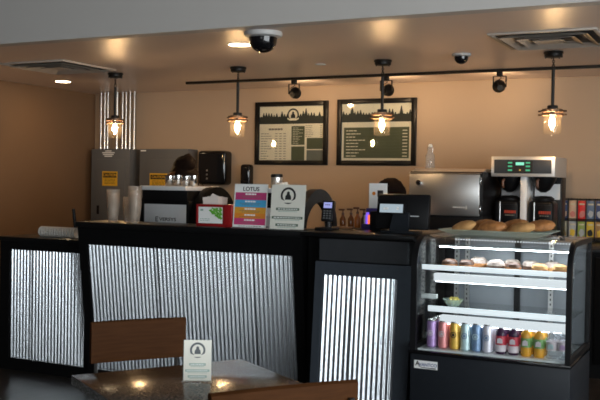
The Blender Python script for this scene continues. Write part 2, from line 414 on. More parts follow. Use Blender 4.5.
# ---------------------------------------------------------------- pendants, track, ceiling things
def pendant(x, y, label):
    t = thing('pendant_lamp', label, 'lamp', (x, y, ZC), 0, 'pendant lamps over the counter')
    b = MB(); b.lathe([(0, 0), (.064, 0), (.066, -.012), (.060, -.016), (.060, -.032), (.05, -.038), (0, -.040)], n=28)
    for k in range(6): b.cyl((.055*math.cos(k), .055*math.sin(k), -.03), (.055*math.cos(k), .055*math.sin(k), -.041), .005, n=8)
    obj('canopy', b, 'black_metal', t)
    b = MB()
    for k in range(4):
        z = -.052-k*.0135; ax = (1, 0) if k % 2 else (0, 1)
        b.tube([(ax[0]*.008*math.cos(a), ax[1]*.008*math.cos(a), z+.011*math.sin(a)) for a in [2*PI*j/10 for j in range(11)]], .0022, 6)
    b.tube([(.013*math.cos(a), 0, -.108+.015*math.sin(a)) for a in [2*PI*j/12 for j in range(13)]], .0025, 6)
    obj('chain', b, 'black_metal', t)
    obj('rod', MB().cyl((0, 0, -.118), (0, 0, -.365), .0115, n=14), 'black_metal', t)
    b = MB().lathe([(0, -.362), (.034, -.362), (.036, -.366), (.036, -.386), (.028, -.39), (0, -.39)], n=24)
    obj('cap', b, 'black_metal', t)
    b = MB()
    for z in (-.394, -.418):
        b.lathe([(.060, z), (.078, z), (.078, z-.012), (.060, z-.012)], n=28, closed=True)
        b.cyl((-.095, 0, z-.006), (-.06, 0, z-.006), .006, n=8); b.cyl((.06, 0, z-.006), (.095, 0, z-.006), .006, n=8)
    for k in range(4):
        a = k*PI/2+.6; b.cyl((.069*math.cos(a), .069*math.sin(a), -.386), (.069*math.cos(a), .069*math.sin(a), -.436), .004, n=8)
    b.lathe([(.0, -.386), (.064, -.386), (.064, -.392), (0, -.392)], n=24)
    obj('ring_collar', b, 'ring_wood', t)
    obj('socket', MB().lathe([(0, -.39), (.017, -.39), (.017, -.43), (.013, -.434), (0, -.434)], n=16), 'black_metal', t)
    obj('glass_shade', MB().lathe([(.0585, -.425), (.0585, -.545), (.055, -.555), (.0535, -.555), (.0565, -.543), (.0565, -.425)], n=32, closed=True), 'jar_glass', t)
    obj('bulb', MB().lathe([(0, -.434), (.010, -.436), (.016, -.455), (.0195, -.475), (.0165, -.495), (.008, -.507), (0, -.51)], n=16), 'bulb_glow', t)
    return t
pl = ['leftmost hanging jar pendant lamp, before the grey electrical panel', 'hanging jar pendant lamp left of the first menu board',
      'hanging jar pendant lamp in front of the green menu board', 'rightmost hanging jar pendant lamp, above right of the coffee brewer']
p0 = pendant(-4.885, 6.24, pl[0])
for x, l in zip((-3.672, -2.442, -1.212), pl[1:]): dup(p0, (x, 6.24, ZC), label=l)

YT = 7.02
t = thing('track_rail', 'long black ceiling track rail before the back wall', 'track rail', (-2.5, YT, ZC))
obj('rail', MB().box(-2.18, 3.4, -.017, .017, -.022, 0, .003), 'black_metal', t)
def spot(x, label, yaw, tilt):
    t = thing('track_spotlight', label, 'spotlight', (x, YT, ZC-.022), 0, 'spotlights on the black track')
    obj('adapter', MB().box(-.022, .022, -.017, .017, -.032, 0, .003), 'black_metal', t)
    b = MB(); b.box(-.05, .05, -.006, .006, -.038, -.033)
    for sx in (-1, 1): b.box(sx*.05-.003, sx*.05+.003, -.008, .008, -.12, -.033)
    obj('yoke', b, 'black_metal', t)
    R = Matrix.Translation((0, 0, -.118)) @ Matrix.Rotation(yaw, 4, 'Z') @ Matrix.Rotation(tilt, 4, 'X')
    b = MB().lathe([(0, -.045), (.022, -.045), (.024, -.015), (.045, .012), (.052, .045), (.048, .045), (.042, .015), (0, .01)], n=26, m=R @ Matrix.Rotation(-PI/2, 4, 'X'))
    h = obj('lamp_head', b, 'black_metal', t)
    obj('lens', MB().lathe([(0, .030), (.043, .030), (.043, .034), (0, .034)], n=24, m=R @ Matrix.Rotation(-PI/2, 4, 'X')), 'lamp_warm', h)
    obj('cord', MB().tube([(0, 0, -.034), (.018, -.02, -.05), (-.012, -.045, -.075), (0, -.05, -.1), (0, -.042, -.118)], .003, 6), 'black_metal', t)
    L = bpy.data.lights.new('spot', 'SPOT'); L.energy = 7.5; L.color = (1, .68, .38); L.spot_size = 2.2; L.spot_blend = .9; L.shadow_soft_size = .03
    lo = bpy.data.objects.new('track_light', L); COL.objects.link(lo); lo.parent = t
    lo.matrix_local = R @ Matrix.Translation((0, .06, 0)) @ Matrix.Rotation(PI/2, 4, 'X')
    return t
spot(-3.568, 'black track spotlight above the first menu board', .15, .25)
spot(-2.715, 'black track spotlight behind the pendant by the green menu board', -.1, .2)
spot(-1.772, 'black track spotlight alone at the right, below the small dome camera', .35, .25)

def downlight(x, y, label):
    t = thing('downlight', label, 'downlight', (x, y, ZC), 0, 'recessed ceiling downlights')
    obj('trim_ring', MB().lathe([(.068, 0), (.084, 0), (.082, -.005), (.070, -.006)], n=32, closed=True), 'white_plastic', t)
    obj('diffuser', MB().lathe([(0, -.001), (.068, -.001), (.068, -.004), (0, -.004)], n=32), 'down_glow', t)
    return t
downlight(-5.768, 6.591, 'round glowing ceiling downlight at far left near the brown wall')
downlight(-3.054, 5.202, 'round glowing ceiling downlight beside the large dome camera')

def dome(x, y, s, label):
    t = thing('dome_camera', label, 'security camera', (x, y, ZC))
    obj('mount', MB().lathe([(0, 0), (.115*s, 0), (.118*s, -.012*s), (.112*s, -.026*s), (.088*s, -.034*s), (0, -.034*s)], n=36), 'mount_white', t)
    prof = [(.086*s, -.034*s)] + [(.084*s*math.cos(a), -.05*s-.075*s*math.sin(a)) for a in [k*PI/2/9 for k in range(9)]] + [(0, -.125*s)]
    obj('dome', MB().lathe([(0, -.034*s)]+prof, n=36), 'black_gloss', t)
    return t
dome(-2.675, 4.84, 1., 'large black dome camera on white ceiling mount by the soffit')
dome(-1.819, 6.132, .56, 'small black dome camera on white mount near the right of the ceiling')

def vent(x0, y0, s, label):
    t = thing('ceiling_vent', label, 'vent', (x0+s/2, y0+s/2, ZC), 0, 'square ceiling diffusers')
    h = s/2; b = MB()
    for q in ((-h, h, -h, -h+.025), (-h, h, h-.025, h), (-h, -h+.025, -h+.025, h-.025), (h-.025, h, -h+.025, h-.025)): b.box(q[0], q[1], q[2], q[3], -.012, 0, .002)
    obj('frame', b, 'vent_paint', t)
    for k in range(3):
        r0 = h-.055-k*.085; r1 = r0-.05
        b = MB(); o4 = [b.bm.verts.new((sx*r0, sy*r0, -.026)) for sx, sy in ((-1, -1), (1, -1), (1, 1), (-1, 1))]
        i4 = [b.bm.verts.new((sx*r1, sy*r1, -.006)) for sx, sy in ((-1, -1), (1, -1), (1, 1), (-1, 1))]
        o4b = [b.bm.verts.new((v.co.x*.985, v.co.y*.985, v.co.z+.003)) for v in o4]; i4b = [b.bm.verts.new((v.co.x*.985, v.co.y*.985, v.co.z+.003)) for v in i4]
        for j in range(4):
            j2 = (j+1) % 4
            b.bm.faces.new((o4[j], o4[j2], i4[j2], i4[j])); b.bm.faces.new((o4b[j], o4b[j2], i4b[j2], i4b[j]))
            b.bm.faces.new((o4[j], o4[j2], o4b[j2], o4b[j])); b.bm.faces.new((i4[j], i4[j2], i4b[j2], i4b[j]))
        obj('louver', b, 'vent_paint', t, smooth=False)
    obj('core', MB().box(-.07, .07, -.07, .07, -.022, -.014), 'vent_paint', t)
    obj('duct', MB().box(-h+.02, h-.02, -h+.02, h-.02, -.002, 0), 'base_dark', t)
    return t
mat('vent_paint', (.50, .44, .38), .5, var=.04)
vent(-5.37, 5.39, .65, 'square ceiling diffuser at the left near the brown wall')
vent(-1.435, 5.36, .63, 'square ceiling diffuser at the right above the last pendant')
t = thing('sprinkler_cover', 'small flat round cover plate on the ceiling between two pendants', 'sprinkler cover', (-2.98, 6.3, ZC))
obj('plate', MB().lathe([(0, 0), (.042, 0), (.040, -.005), (0, -.006)], n=24), 'white_plastic', t)

# ---------------------------------------------------------------- back wall: panels, conduits, boards
def caution(parent, x0, x1, z0, z1, y):
    s = obj('caution_sign', MB().box(x0, x1, y-.002, y, z0, z1), 'caution_yellow', parent, 'yellow caution sticker')
    h = z1-z0; cx = (x0+x1)/2
    obj('header_band', MB().box(x0+.012, x1-.012, y-.003, y-.002, z0+h*.57, z1-h*.10), 'ink', s)
    text('lettering', 'CAUTION', h*.27, 'caution_yellow', s, cx, y-.0035, z0+h*.735, .95)
    b = MB()
    for k in range(4): words(b, x0+.03, x1-.03, z0+h*(.46-.1*k), h*.03, y-.002, (.02, .05), .008)
    obj('small_print', b, 'ink', s)
t = thing('electrical_panel', 'grey electrical panel at the left under the metal conduits', 'electrical panel', (-5.86, 7.6, .62))
b = MB().box(-.31, .18, -.1, .1, 0, 1.035, .004)
obj('cabinet', b, 'grey_panel', t)
d = obj('door', MB().box(-.235, .13, -.108, -.1, .1, .93, .003), 'grey_panel', t)
obj('latch', MB().box(-.225, -.195, -.114, -.108, .36, .45, .003), 'black_plastic', d)
caution(d, -.158, .037, .655, .805, -.108)
b = MB()
for k, w in enumerate((.05, .1, .085, .06)): b.box(-.09-w*.8, -.09+w*.8, -.1022, -.1, 1.01-k*.018, 1.02-k*.018)
obj('sticker', b, 'paper_white', t, 'white sticker of small print')
t = thing('electrical_panel', 'wider grey electrical panel beside the black towel dispenser', 'electrical panel', (-5.32, 7.6, .62))
obj('cabinet', MB().box(-.25, .335, -.08, .1, 0, 1.035, .004), 'grey_panel', t)
d = obj('door', MB().box(-.15, .28, -.088, -.08, .1, .93, .003), 'grey_panel', t)
obj('latch', MB().box(-.13, -.10, -.094, -.088, .36, .45, .003), 'black_plastic', d)
caution(d, -.115, .10, .65, .79, -.088)
obj('sticker', MB().box(-.235, -.17, -.0825, -.08, 1.012, 1.024), 'paper_white', t)
conx = (-6.132, -6.082, -6.042, -5.923, -5.852, -5.807, -5.756, -5.702)
for k, x in enumerate(conx):
    lb = 'thin metal conduit pipe rising from the left grey electrical panel'
    if k == 3: lb = 'thickest metal conduit pipe, just right of the leftmost pendant rod'
    if k == 0: lb = 'leftmost metal conduit pipe above the grey electrical panel'
    if k == 7: lb = 'rightmost metal conduit pipe above the grey electrical panel'
    r = .016 if k == 3 else .0115
    b = MB().cyl((0, 0, 0), (0, 0, ZC-1.656), r, n=14); b.cyl((0, 0, 0), (0, 0, .025), r*1.45, n=14)
    o = obj('conduit_pipe', b, 'pipe_metal'); tag(o, lb, 'pipe', 'conduit pipes over the electrical panel'); o.location = (x, 7.6, 1.656)

def treeline(x0, x1, z0, zt, y, n):
    pts = [(x0, y, z0)]
    b = MB(); dx = (x1-x0)/n
    for k in range(n):
        cx = x0+(k+.5)*dx; h = (zt-z0)*random.choice((.45, .55, .6, .7, .8, .65, 1.))*random.uniform(.9, 1); w = dx*1.55
        prof = []
        for j in range(5):
            f = j/5; prof.append((w*(1-f)*.9, z0+(h)*f)); prof.append((w*(1-f)*.55, z0+h*(f+.16)))
        L = [(max(x0, cx-a), y, z) for a, z in prof]; Rr = [(min(x1, cx+a), y, z) for a, z in prof][::-1]
        b.prism(L+[(cx, y, z0+h)]+Rr, (0, -.0006-.00004*k, 0))
    b.box(x0, x1, y-.0004, y, z0-.002, z0+(zt-z0)*.40)
    return b
def emblem(parent, cx, cz, r, y, dark='ink', pale='paper_cream'):
    """round badge with a dark standing figure and a banner"""
    e = obj('emblem', MB().cyl((cx, y, cz), (cx, y-.0008, cz), r, n=32), dark, parent)
    obj('emblem_field', MB().cyl((cx, y-.0008, cz), (cx, y-.0012, cz), r*.74, n=32), pale, e)
    b = MB(); yy = y-.0012
    b.prism([(cx+r*x, yy, cz+r*z) for x, z in ((-.42, -.5), (-.36, -.05), (-.2, .14), (-.17, .42), (0, .52), (.17, .42), (.2, .14), (.36, -.05), (.42, -.5))], (0, -.0004, 0))
    obj('emblem_figure', b, dark, e)
    b = MB(); b.prism([(cx+r*x, yy-.0004, cz+r*z) for x, z in ((-.95, -.42), (-.5, -.62), (.5, -.62), (.95, -.42), (.98, -.66), (.5, -.86), (-.5, -.86), (-.98, -.66))], (0, -.0004, 0))
    bn = obj('emblem_banner', b, pale, e)
    return e
def board(x0, x1, z0, z1, label):
    t = thing('menu_board', label, 'menu board', ((x0+x1)/2, YW-.03, z0), 0, 'framed menu boards on the back wall')
    w = (x1-x0)/2; h = z1-z0; f = .045
    b = MB(); b.box(-w, -w+f, 0, .03, 0, h, .003); b.box(w-f, w, 0, .03, 0, h, .003); b.box(-w+f, w-f, 0, .03, 0, f, .003); b.box(-w+f, w-f, 0, .03, h-f, h, .003)
    obj('frame', b, 'black_lam', t)
    s = obj('sheet', MB().box(-w+f, w-f, .018, .03, f, h-f), 'paper_cream', t)
    zt = h-f; zb = h-f-.155
    obj('treeline', treeline(-w+f+.001, w-f-.001, zb, zt-.012, .018, 24), 'tree_ink', s)
    obj('dark_band', MB().box(-w+f, w-f, .0175, .018, zb-.012, zb+.045), 'tree_ink', s)
    obj('glass_cover', MB().box(-w+f, w-f, .010, .012, f, h-f), 'clear', t)
    return t, s, w, h, f, zb-.012
t, s, w, h, f, zt = board(-4.318, -3.545, 1.507, 2.11, 'framed menu board with cream price columns, left of the two boards')
emblem(s, .02, zt+.085, .062, .0174)
b = MB(); words(b, -w+f+.10, -w+f+.25, zt-.05, .018, .018, (.02, .03), .004)
for k in range(11):
    z = zt-.092-k*.024
    words(b, -w+f+.015, -w+f+.015+random.uniform(.06, .13), z, .006, .018, (.02, .04), .005)
    for q in (.17, .215, .26): words(b, -w+f+q, -w+f+q+.028, z, .006, .018, (.028, .03), 0)
for k in range(7): words(b, w-f-.19, w-f-.19+random.uniform(.05, .09), zt-.02-k*.017, .005, .018, (.02, .03), .005); 
for k in range(7): b.box(w-f-.035, w-f-.015, .0174, .018, zt-.0225-k*.017, zt-.0175-k*.017)
obj('print', b, 'ink_soft', s)
obj('green_column', MB().box(.005, .145, .0172, .018, zt-.20, zt-.022), 'board_green', s)
obj('green_column', MB().box(.005, .145, .0172, .018, zt-.345, zt-.215), 'board_green', s)
obj('photo_block', MB().box(.168, w-f-.008, .0172, .018, zt-.24, zt-.135), 'board_green', s)
obj('photo_block', MB().box(.168, w-f-.008, .0172, .018, zt-.35, zt-.25), 'board_grey', s)
b = MB()
for k in range(10): words(b, .02, .02+random.uniform(.05, .11), zt-.04-k*.016, .004, .0171, (.015, .03), .005)
obj('pale_print', b, 'paper_cream', s)
t, s, w, h, f, zt = board(-3.448, -2.678, 1.507, 2.115, 'framed menu board with green panel of white lines, right of the two boards')
obj('green_panel', MB().box(-w+f+.022, w-f-.022, .0172, .018, f+.022, zt-.048), 'board_green', s)
b = MB()
for k in range(10):
    z = zt-.078-k*.029
    words(b, -w+f+.045, -w+f+.045+random.uniform(.09, .2), z, .008, .0171, (.02, .05), .006)
    b.box(w-f-.085, w-f-.04, .0165, .0171, z-.004, z+.004)
obj('pale_print', b, 'paper_cream', s)
b = MB()
for k in range(10): b.box(-w+f+.045, w-f-.04, .0168, .0171, zt-.089-k*.029, zt-.0882-k*.029)
obj('rule_lines', b, 'board_grey', s)

t = thing('towel_dispenser', 'black glossy paper towel dispenser on the back wall', 'dispenser', (-4.735, YW, 1.305))
obj('housing', MB().box(-.16, .16, -.15, 0, 0, .335, .035, seg=5), 'black_gloss', t)
b = MB()
for z in (.06, .10, .14): b.cyl((-.045, -.152, z), (-.045, -.149, z), .009, n=12)
obj('button', b, 'steel', t)
t = thing('soap_dispenser', 'slim black soap dispenser on the wall below the first menu board', 'dispenser', (-4.385, YW, 1.30))
obj('housing', MB().box(-.055, .055, -.1, 0, 0, .21, .03, seg=5), 'black_gloss', t)
obj('sensor_window', MB().box(-.03, .03, -.104, -.098, .03, .05, .002), 'black_plastic', t)

# ---------------------------------------------------------------- espresso machines
def espresso(x, y, label, plain=False):
    t = thing('espresso_machine', label, 'espresso machine', (x, y, .90), 0, 'espresso machines behind the counter')
    w = .19
    dp = .14 if plain else .50
    b = MB(); b.box(-w, w, .0, dp, .03, .30, .004)
    if plain: b.box(-w, w, .14, .50, .03, .07, .004)
    for sx in (-1, 1):
        for yy in (.06, .44): b.cyl((sx*.16, yy, 0), (sx*.16, yy, .03), .02, n=12)
    obj('body', b, 'black_plastic', t)
    obj('back_plate', MB().box(-w+.012, w-.018, -.006, 0, .03, .275, .003), 'silver_panel', t, 'brushed silver back plate')
    obj('upper_band', MB().box(-w, w-.006, -.012, .0, .292, .372, .004), 'black_plastic', t)
    obj('shoulder', MB().box(-w+.01, w-.01, 0, min(dp, .36), .30, .372), 'black_plastic', t)
    obj('top_tray', MB().box(-w-.005, w-.004, -.035, .20 if plain else .40, .372, .402, .004), 'silver_edge', t)
    # curved side arch
    for sx in (-1, 1):
        pts = []
        for k in range(19):
            a = PI*k/18; pts.append((.275-.275*math.cos(a), .13+.27*math.sin(a)))
        inn = [(.275-.205*math.cos(a), .13+.185*math.sin(a)) for a in [PI*k/18 for k in range(19)]][::-1]
        o = [(0, .0)]+pts+[(.55, .0), (.48, .0)]+inn+[(.07, 0)]
        x0 = w+.001 if sx > 0 else -w-.061
        b = MB()
        n = len(pts); fr = []
        P = [(0, 0.)]+pts+[(.55, 0.)]; Q = [(.07, 0.)]+[(.275-.205*math.cos(PI*k/18), .13+.185*math.sin(PI*k/18)) for k in range(19)]+[(.48, 0.)]
        va = [[b.bm.verts.new((x0+d, yy, zz)) for yy, zz in P] for d in (0, .06)]; vb = [[b.bm.verts.new((x0+d, yy, zz)) for yy, zz in Q] for d in (0, .06)]
        for k in range(len(P)-1):
            b.bm.faces.new((va[0][k], va[0][k+1], vb[0][k+1], vb[0][k])); b.bm.faces.new((va[1][k], va[1][k+1], vb[1][k+1], vb[1][k]))
            b.bm.faces.new((va[0][k], va[0][k+1], va[1][k+1], va[1][k])); b.bm.faces.new((vb[0][k], vb[0][k+1], vb[1][k+1], vb[1][k]))
        for e in (0, -1): b.bm.faces.new((va[0][e], vb[0][e], vb[1][e], va[1][e]))
        obj('side_arch', b, 'black_satin', t)
    obj('drip_tray', MB().box(-w+.01, w-.01, .5, .55, .02, .08, .004), 'steel', t)
    if not plain:
        text('lettering', 'VERSYS', .031, 'ink', t, .022, -.0066, .170, 1.4)
        b = MB(); 
        for q in ((-.080, -.075, .154, .188), (-.075, -.057, .154, .160), (-.075, -.057, .182, .188), (-.075, -.06, .168, .174)): b.box(q[0], q[1], -.0072, -.0062, q[2], q[3])
        words(b, -.06, .13, .138, .007, -.006, (.01, .02), .005)
        obj('logo_mark', b, 'ink', t)
    return t
espresso(-3.635, 5.215, 'silver backed espresso machine at the left with lettering, behind the tall counter')
espresso(-2.775, 5.10, 'espresso machine with black side arch, behind the white cafe signs', plain=True)

# ---------------------------------------------------------------- on the machines
cups = [('steel milk cup on the left espresso machine, leftmost of its row', -3.745, .034, .07), ('steel milk cup on the left espresso machine, second of its row', -3.675, .030, .075),
        ('steel milk cup on the left espresso machine, third of its row', -3.605, .032, .07), ('steel milk cup on the left espresso machine, rightmost of its row', -3.54, .028, .075)]
for l, x, r, h in cups:
    o = obj('milk_cup', MB().lathe([(0, 0), (r*.92, 0), (r, .006), (r, h), (r-.0015, h), (r-.0015, .008), (0, .008)], n=24), 'chrome')
    tag(o, l, 'cup', 'steel cups on the espresso machine'); o.location = (x, 5.42, 1.3025)
t = thing('canister', 'small steel canister with black lid on top of the right espresso machine', 'canister', (-2.80, 5.28, 1.3025))
obj('jar', MB().lathe([(0, 0), (.036, 0), (.038, .005), (.038, .07), (0, .07)], n=28), 'steel', t)
obj('lid', MB().lathe([(0, .07), (.04, .07), (.04, .088), (.036, .092), (0, .092)], n=28), 'black_plastic', t)
b = MB(); b.ball((0, 0, .018), .04, (1.25, .8, .5), 18)
for v in b.bm.verts: v.co += Vector((1, .6, .7))*(noise.noise(v.co*38)*.014)
for v in b.bm.verts: v.co.z = max(v.co.z, 0)
o = obj('cloth', b, 'paper_white'); tag(o, 'crumpled white cloth beside the steel canister', 'cloth'); o.location = (-2.715, 5.2, 1.3025)

# ---------------------------------------------------------------- on the centre counter
ZT = 1.0655
def cup_stack(x, y, n, which, pitch=.0235):
    for k in range(n):
        r0, r1, h = .030, .043, .115
        o = obj('plastic_cup', MB().lathe([(0, 0), (r0, 0), (r1, h), (r1+.003, h+.002), (r1+.003, h-.002), (r1-.0012, h-.004), (r0-.001, .0015), (0, .0015)], n=26), 'cup_clear') if not cup_stack.first else cup_stack.first.copy()
        if cup_stack.first: COL.objects.link(o)
        else: cup_stack.first = o
        o.location = (x, y, ZT+k*pitch)
        tag(o, 'clear plastic cup nested in the '+which+' of cups on the tall counter', 'cup', 'clear cups in the '+which)
cup_stack.first = None
cup_stack(-3.708, 4.73, 5, 'left tall stack'); cup_stack(-3.632, 4.80, 3, 'short middle stack'); cup_stack(-3.535, 4.73, 6, 'right tall stack')

t = thing('napkin_dispenser', 'red napkin dispenser with green leafed card between machine and signs', 'napkin dispenser', (-2.90, 4.73, ZT), .02)
b = MB(); b.box(-.125, .10, -.07, .08, 0, .018, .004); b.box(-.125, -.112, -.07, .08, .018, .135, .004); b.box(.062, .125, -.07, .10, 0, .135, .006); b.box(-.112, .062, .06, .08, .018, .13, .003); b.box(-.112, .062, -.07, -.06, .12, .135, .003)
obj('body', b, 'red_plastic', t)
c = obj('card', MB().box(-.108, .058, -.067, -.062, .02, .118), 'paper_white', t, 'white card with green leaves')
b = MB()
for k in range(60):
    x = random.uniform(-.04, .052); z = random.uniform(.05, .112)
    if (x+.04)/.09+(z-.05)/.06 < .9: continue
    a = random.uniform(0, 6.28); r = random.uniform(.008, .014)
    b.prism([(x+r*math.cos(a+q)*(1 if i % 2 == 0 else .5), -.067-.00004*k, z+r*math.sin(a+q)*(1 if i % 2 == 0 else .5)) for i, q in enumerate((0, .9, 1.9, 3.1, 4.2, 5.2))], (0, -.0005, 0))
obj('leaf_print', b, 'leaf_green', c)
b = MB(); words(b, -.095, -.075, .10, .012, -.067, (.012, .02)); words(b, -.095, -.03, .036, .004, -.067); words(b, -.095, -.03, .046, .004, -.067)
obj('print', b, 'teal_ink', c)
b = MB()
for k in range(7):
    rz = Matrix.Translation((-.03, -.045+k*.014, .10)) @ Matrix.Rotation(.12*(k-3)*.3, 4, 'Y')
    b.box(-.055, .055, -.001, .001, -.06, .082-.006*(k % 3), m=rz)
b.prism([(-.10, -.03, .13), (-.03, -.035, .20), (.03, -.03, .175), (-.02, -.03, .12)], (0, .003, 0))
obj('napkins', b, 'napkin', t)['kind'] = 'stuff'

def sign_panel(name, label, x, y, w, h, mname, rotz=0., lean=-.10, group=None, z=ZT):
    t = thing(name, label, 'sign', (x, y, z), group=group, rot=(lean, 0, rotz))
    obj('sheet', MB().box(-w/2, w/2, -.0015, .0, .004, h), mname, t)
    b = MB(); b.box(-w/2-.003, w/2+.003, 0.0002, .002, .0, h+.002)
    obj('holder', b, 'clear', t)
    b = MB().box(-w/2-.003, w/2+.003, -.004, .07, 0, .003, m=Matrix.Rotation(-lean, 4, 'X'))
    obj('foot', b, 'clear', t)
    return t
w, h = .222, .262
t = sign_panel('drink_sign', 'white drink sign with pink, blue and orange colour bands', -2.655, 4.665, w, h, 'paper_white', .03)
text('title', 'LOTUS', .034, 'ink', t, 0, -.0022, h-.030, 1.05)
for k, (m, z1, z0) in enumerate((('pink', .212, .170), ('sky_blue', .170, .122), ('amber', .122, .078), ('orange', .078, .052), ('rose', .046, .026))):
    pass
for m, z1, z0 in (('pink', .212, .168), ('sky_blue', .168, .124), ('amber', .124, .088), ('orange', .088, .058), ('rose', .058, .020)):
    bd = obj('colour_band', MB().box(-w/2+.008, w/2-.006, -.0021, -.0015, z0, z1), m, t)
    b = MB(); words(b, -.036, .036, z1-.010, .009, -.0021, (.012, .02), .003); obj('band_title', b, 'paper_white', bd)
    b = MB(); words(b, -.07, .07, z1-.021, .003, -.0021); 
    if z1-z0 > .035: words(b, -.055, .06, z1-.029, .003, -.0021)
    obj('band_print', b, 'ink_soft', bd)
b = MB(); words(b, -.07, .08, .012, .003, -.0015); obj('print', b, 'ink_soft', t)

def cafe_sign(t, w, h, dark, bar, lines, y=-.0015):
    emblem(t, 0, h*.76, h*.185, y, dark, 'paper_sign')
    for k, (f, hw) in enumerate(lines):
        g = obj('colour_bar', MB().box(-hw*w, hw*w, y-.0006, y, h*f-h*.028, h*f+h*.028), bar, t)
        b = MB(); words(b, -hw*w+.012*w/.22, hw*w-.012*w/.22, h*f, h*.020, y-.0006, (w*.03, w*.08), w*.02); obj('bar_print', b, 'paper_white', g)
        b = MB(); words(b, -hw*w*.8, hw*w*.8, h*f-h*.052, h*.014, y, (w*.03, w*.07), w*.018); obj('print', b, 'teal_ink', t)
w, h = .218, .262
t = sign_panel('cafe_sign', 'cream sign with round dark emblem and three green bars on the tall counter', -2.395, 4.645, w, h, 'paper_sign', .03)
cafe_sign(t, w, h, 'ink', 'sage', ((.46, .34), (.27, .45), (.11, .33)))

# left low counter
for k in range(14):
    m = Matrix.Rotation(PI/2, 4, 'Y'); r = .036
    o = obj('cup_lid', MB().lathe([(0, 0), (r*.8, 0), (r*.84, .006), (r, .007), (r, .0228), (r-.001, .0228), (r-.001, .010), (r*.82, .009), (0, .003)], n=28, m=m), 'lid_white') if k == 0 else lid0.copy()
    if k == 0: lid0 = o
    else: COL.objects.link(o)
    o.location = (-4.50+k*.0235, 4.93, .9305+r)
    tag(o, 'white cup lid in the sleeve lying on the low left counter', 'lid', 'white cup lids lying in a row')
t = thing('pen_stand', 'slim black pen in a small white stand at the end of the low counter', 'pen', (-4.30, 5.06, .9305))
obj('base', MB().lathe([(0, 0), (.022, 0), (.022, .012), (.012, .02), (.01, .075), (0, .075)], n=18), 'white_plastic', t)
obj('pen', MB().cyl((0, 0, .06), (-.018, 0, .195), .0125, .011, n=12), 'black_plastic', t)

# ---------------------------------------------------------------- register counter
t = thing('card_terminal', 'black card payment terminal with lit screen left of the register', 'card terminal', (-2.208, 4.80, ZT), 0, rot=(0, 0, .05))
b = MB(); b.box(-.06, .05, -.05, .07, 0, .018, .006); b.cyl((0, .02, .015), (0, .015, .07), .02, .018, n=16)
obj('stand', b, 'black_plastic', t)
R = Matrix.Translation((0, .0, .05)) @ Matrix.Rotation(-.22, 4, 'X')
b = MB(); b.box(-.038, .038, -.014, .022, 0, .125, .008, m=R)
hs = obj('housing', b, 'black_plastic', t)
obj('screen', MB().box(-.026, .026, -.0155, -.0135, .078, .112, m=R), 'screen_lilac', hs)
b = MB(); words(b, -.016, .016, .097, .005, -.0155, (.006, .01), .003); bmesh.ops.transform(b.bm, matrix=R, verts=b.bm.verts[:]); obj('screen_print', b, 'ink', hs)
b = MB()
for i in range(4):
    for j in range(3): b.box(-.024+j*.018, -.012+j*.018, -.0165, -.0135, .056-i*.014, .064-i*.014, .001, m=R)
obj('keypad', b, 'grey_panel', hs)

def pump(x, y, h, label, m='syrup'):
    t = thing('pump_bottle', label, 'bottle', (x, y, ZT), 0, 'small pump bottles behind the card terminal')
    obj('bottle', MB().lathe([(0, 0), (.017, 0), (.019, .004), (.019, h*.45), (.008, h*.62), (.008, h*.68), (0, h*.68)], n=20), m, t)
    b = MB(); b.cyl((0, 0, h*.68), (0, 0, h*.78), .009, n=12); b.cyl((0, 0, h*.78), (0, 0, h*.92), .004, n=8); b.box(-.028, .010, -.008, .008, h*.9, h, .003)
    obj('pump_head', b, 'pump_brown', t)
pump(-2.285, 5.20, .115, 'short amber pump bottle nearest the card terminal')
pump(-2.238, 5.22, .118, 'amber pump bottle second from the card terminal')
pump(-2.190, 5.21, .128, 'taller orange brown pump bottle third from the card terminal', 'juice_dark')
pump(-2.143, 5.20, .120, 'dark pump bottle beside the blue box', 'pump_brown')
o = obj('coaster', MB().box(-.05, .05, -.035, .035, 0, .012, .003), 'cart_wood'); tag(o, 'small tan wooden tray before the pump bottles', 'tray'); o.location = (-2.215, 5.06, ZT)
t = thing('card_box', 'dark blue box with upright coloured cards beside the register', 'box', (-2.072, 5.15, ZT))
b = MB(); b.box(-.045, .045, .02, .05, 0, .125, .003); b.box(-.045, .045, -.05, .02, 0, .03, .003)
obj('box', b, 'blue_box', t)
for x, m, hh in ((-.034, 'paper_cream', .085), (-.020, 'neon_violet', .10), (-.008, 'neon_orange', .085), (.034, 'paper_white', .11)):
    obj('card', MB().box(x-.004, x+.004, -.03, .0, .03, hh), m, t)
t = thing('notice_card', 'white notice card with orange mark standing behind the register screen', 'sign', (-2.075, 5.26, ZT))
obj('sheet', MB().box(-.06, .06, 0, .002, 0.004, .278), 'paper_white', t)
b = MB().cyl((-.028, 0, .215), (-.028, -.001, .215), .011, n=16); obj('orange_mark', b, 'orange', t)
b = MB().box(-.004, .034, -.001, 0, .195, .235); obj('dark_mark', b, 'ink', t)
obj('foot', MB().box(-.06, .06, -.02, .04, 0, .004), 'black_plastic', t)

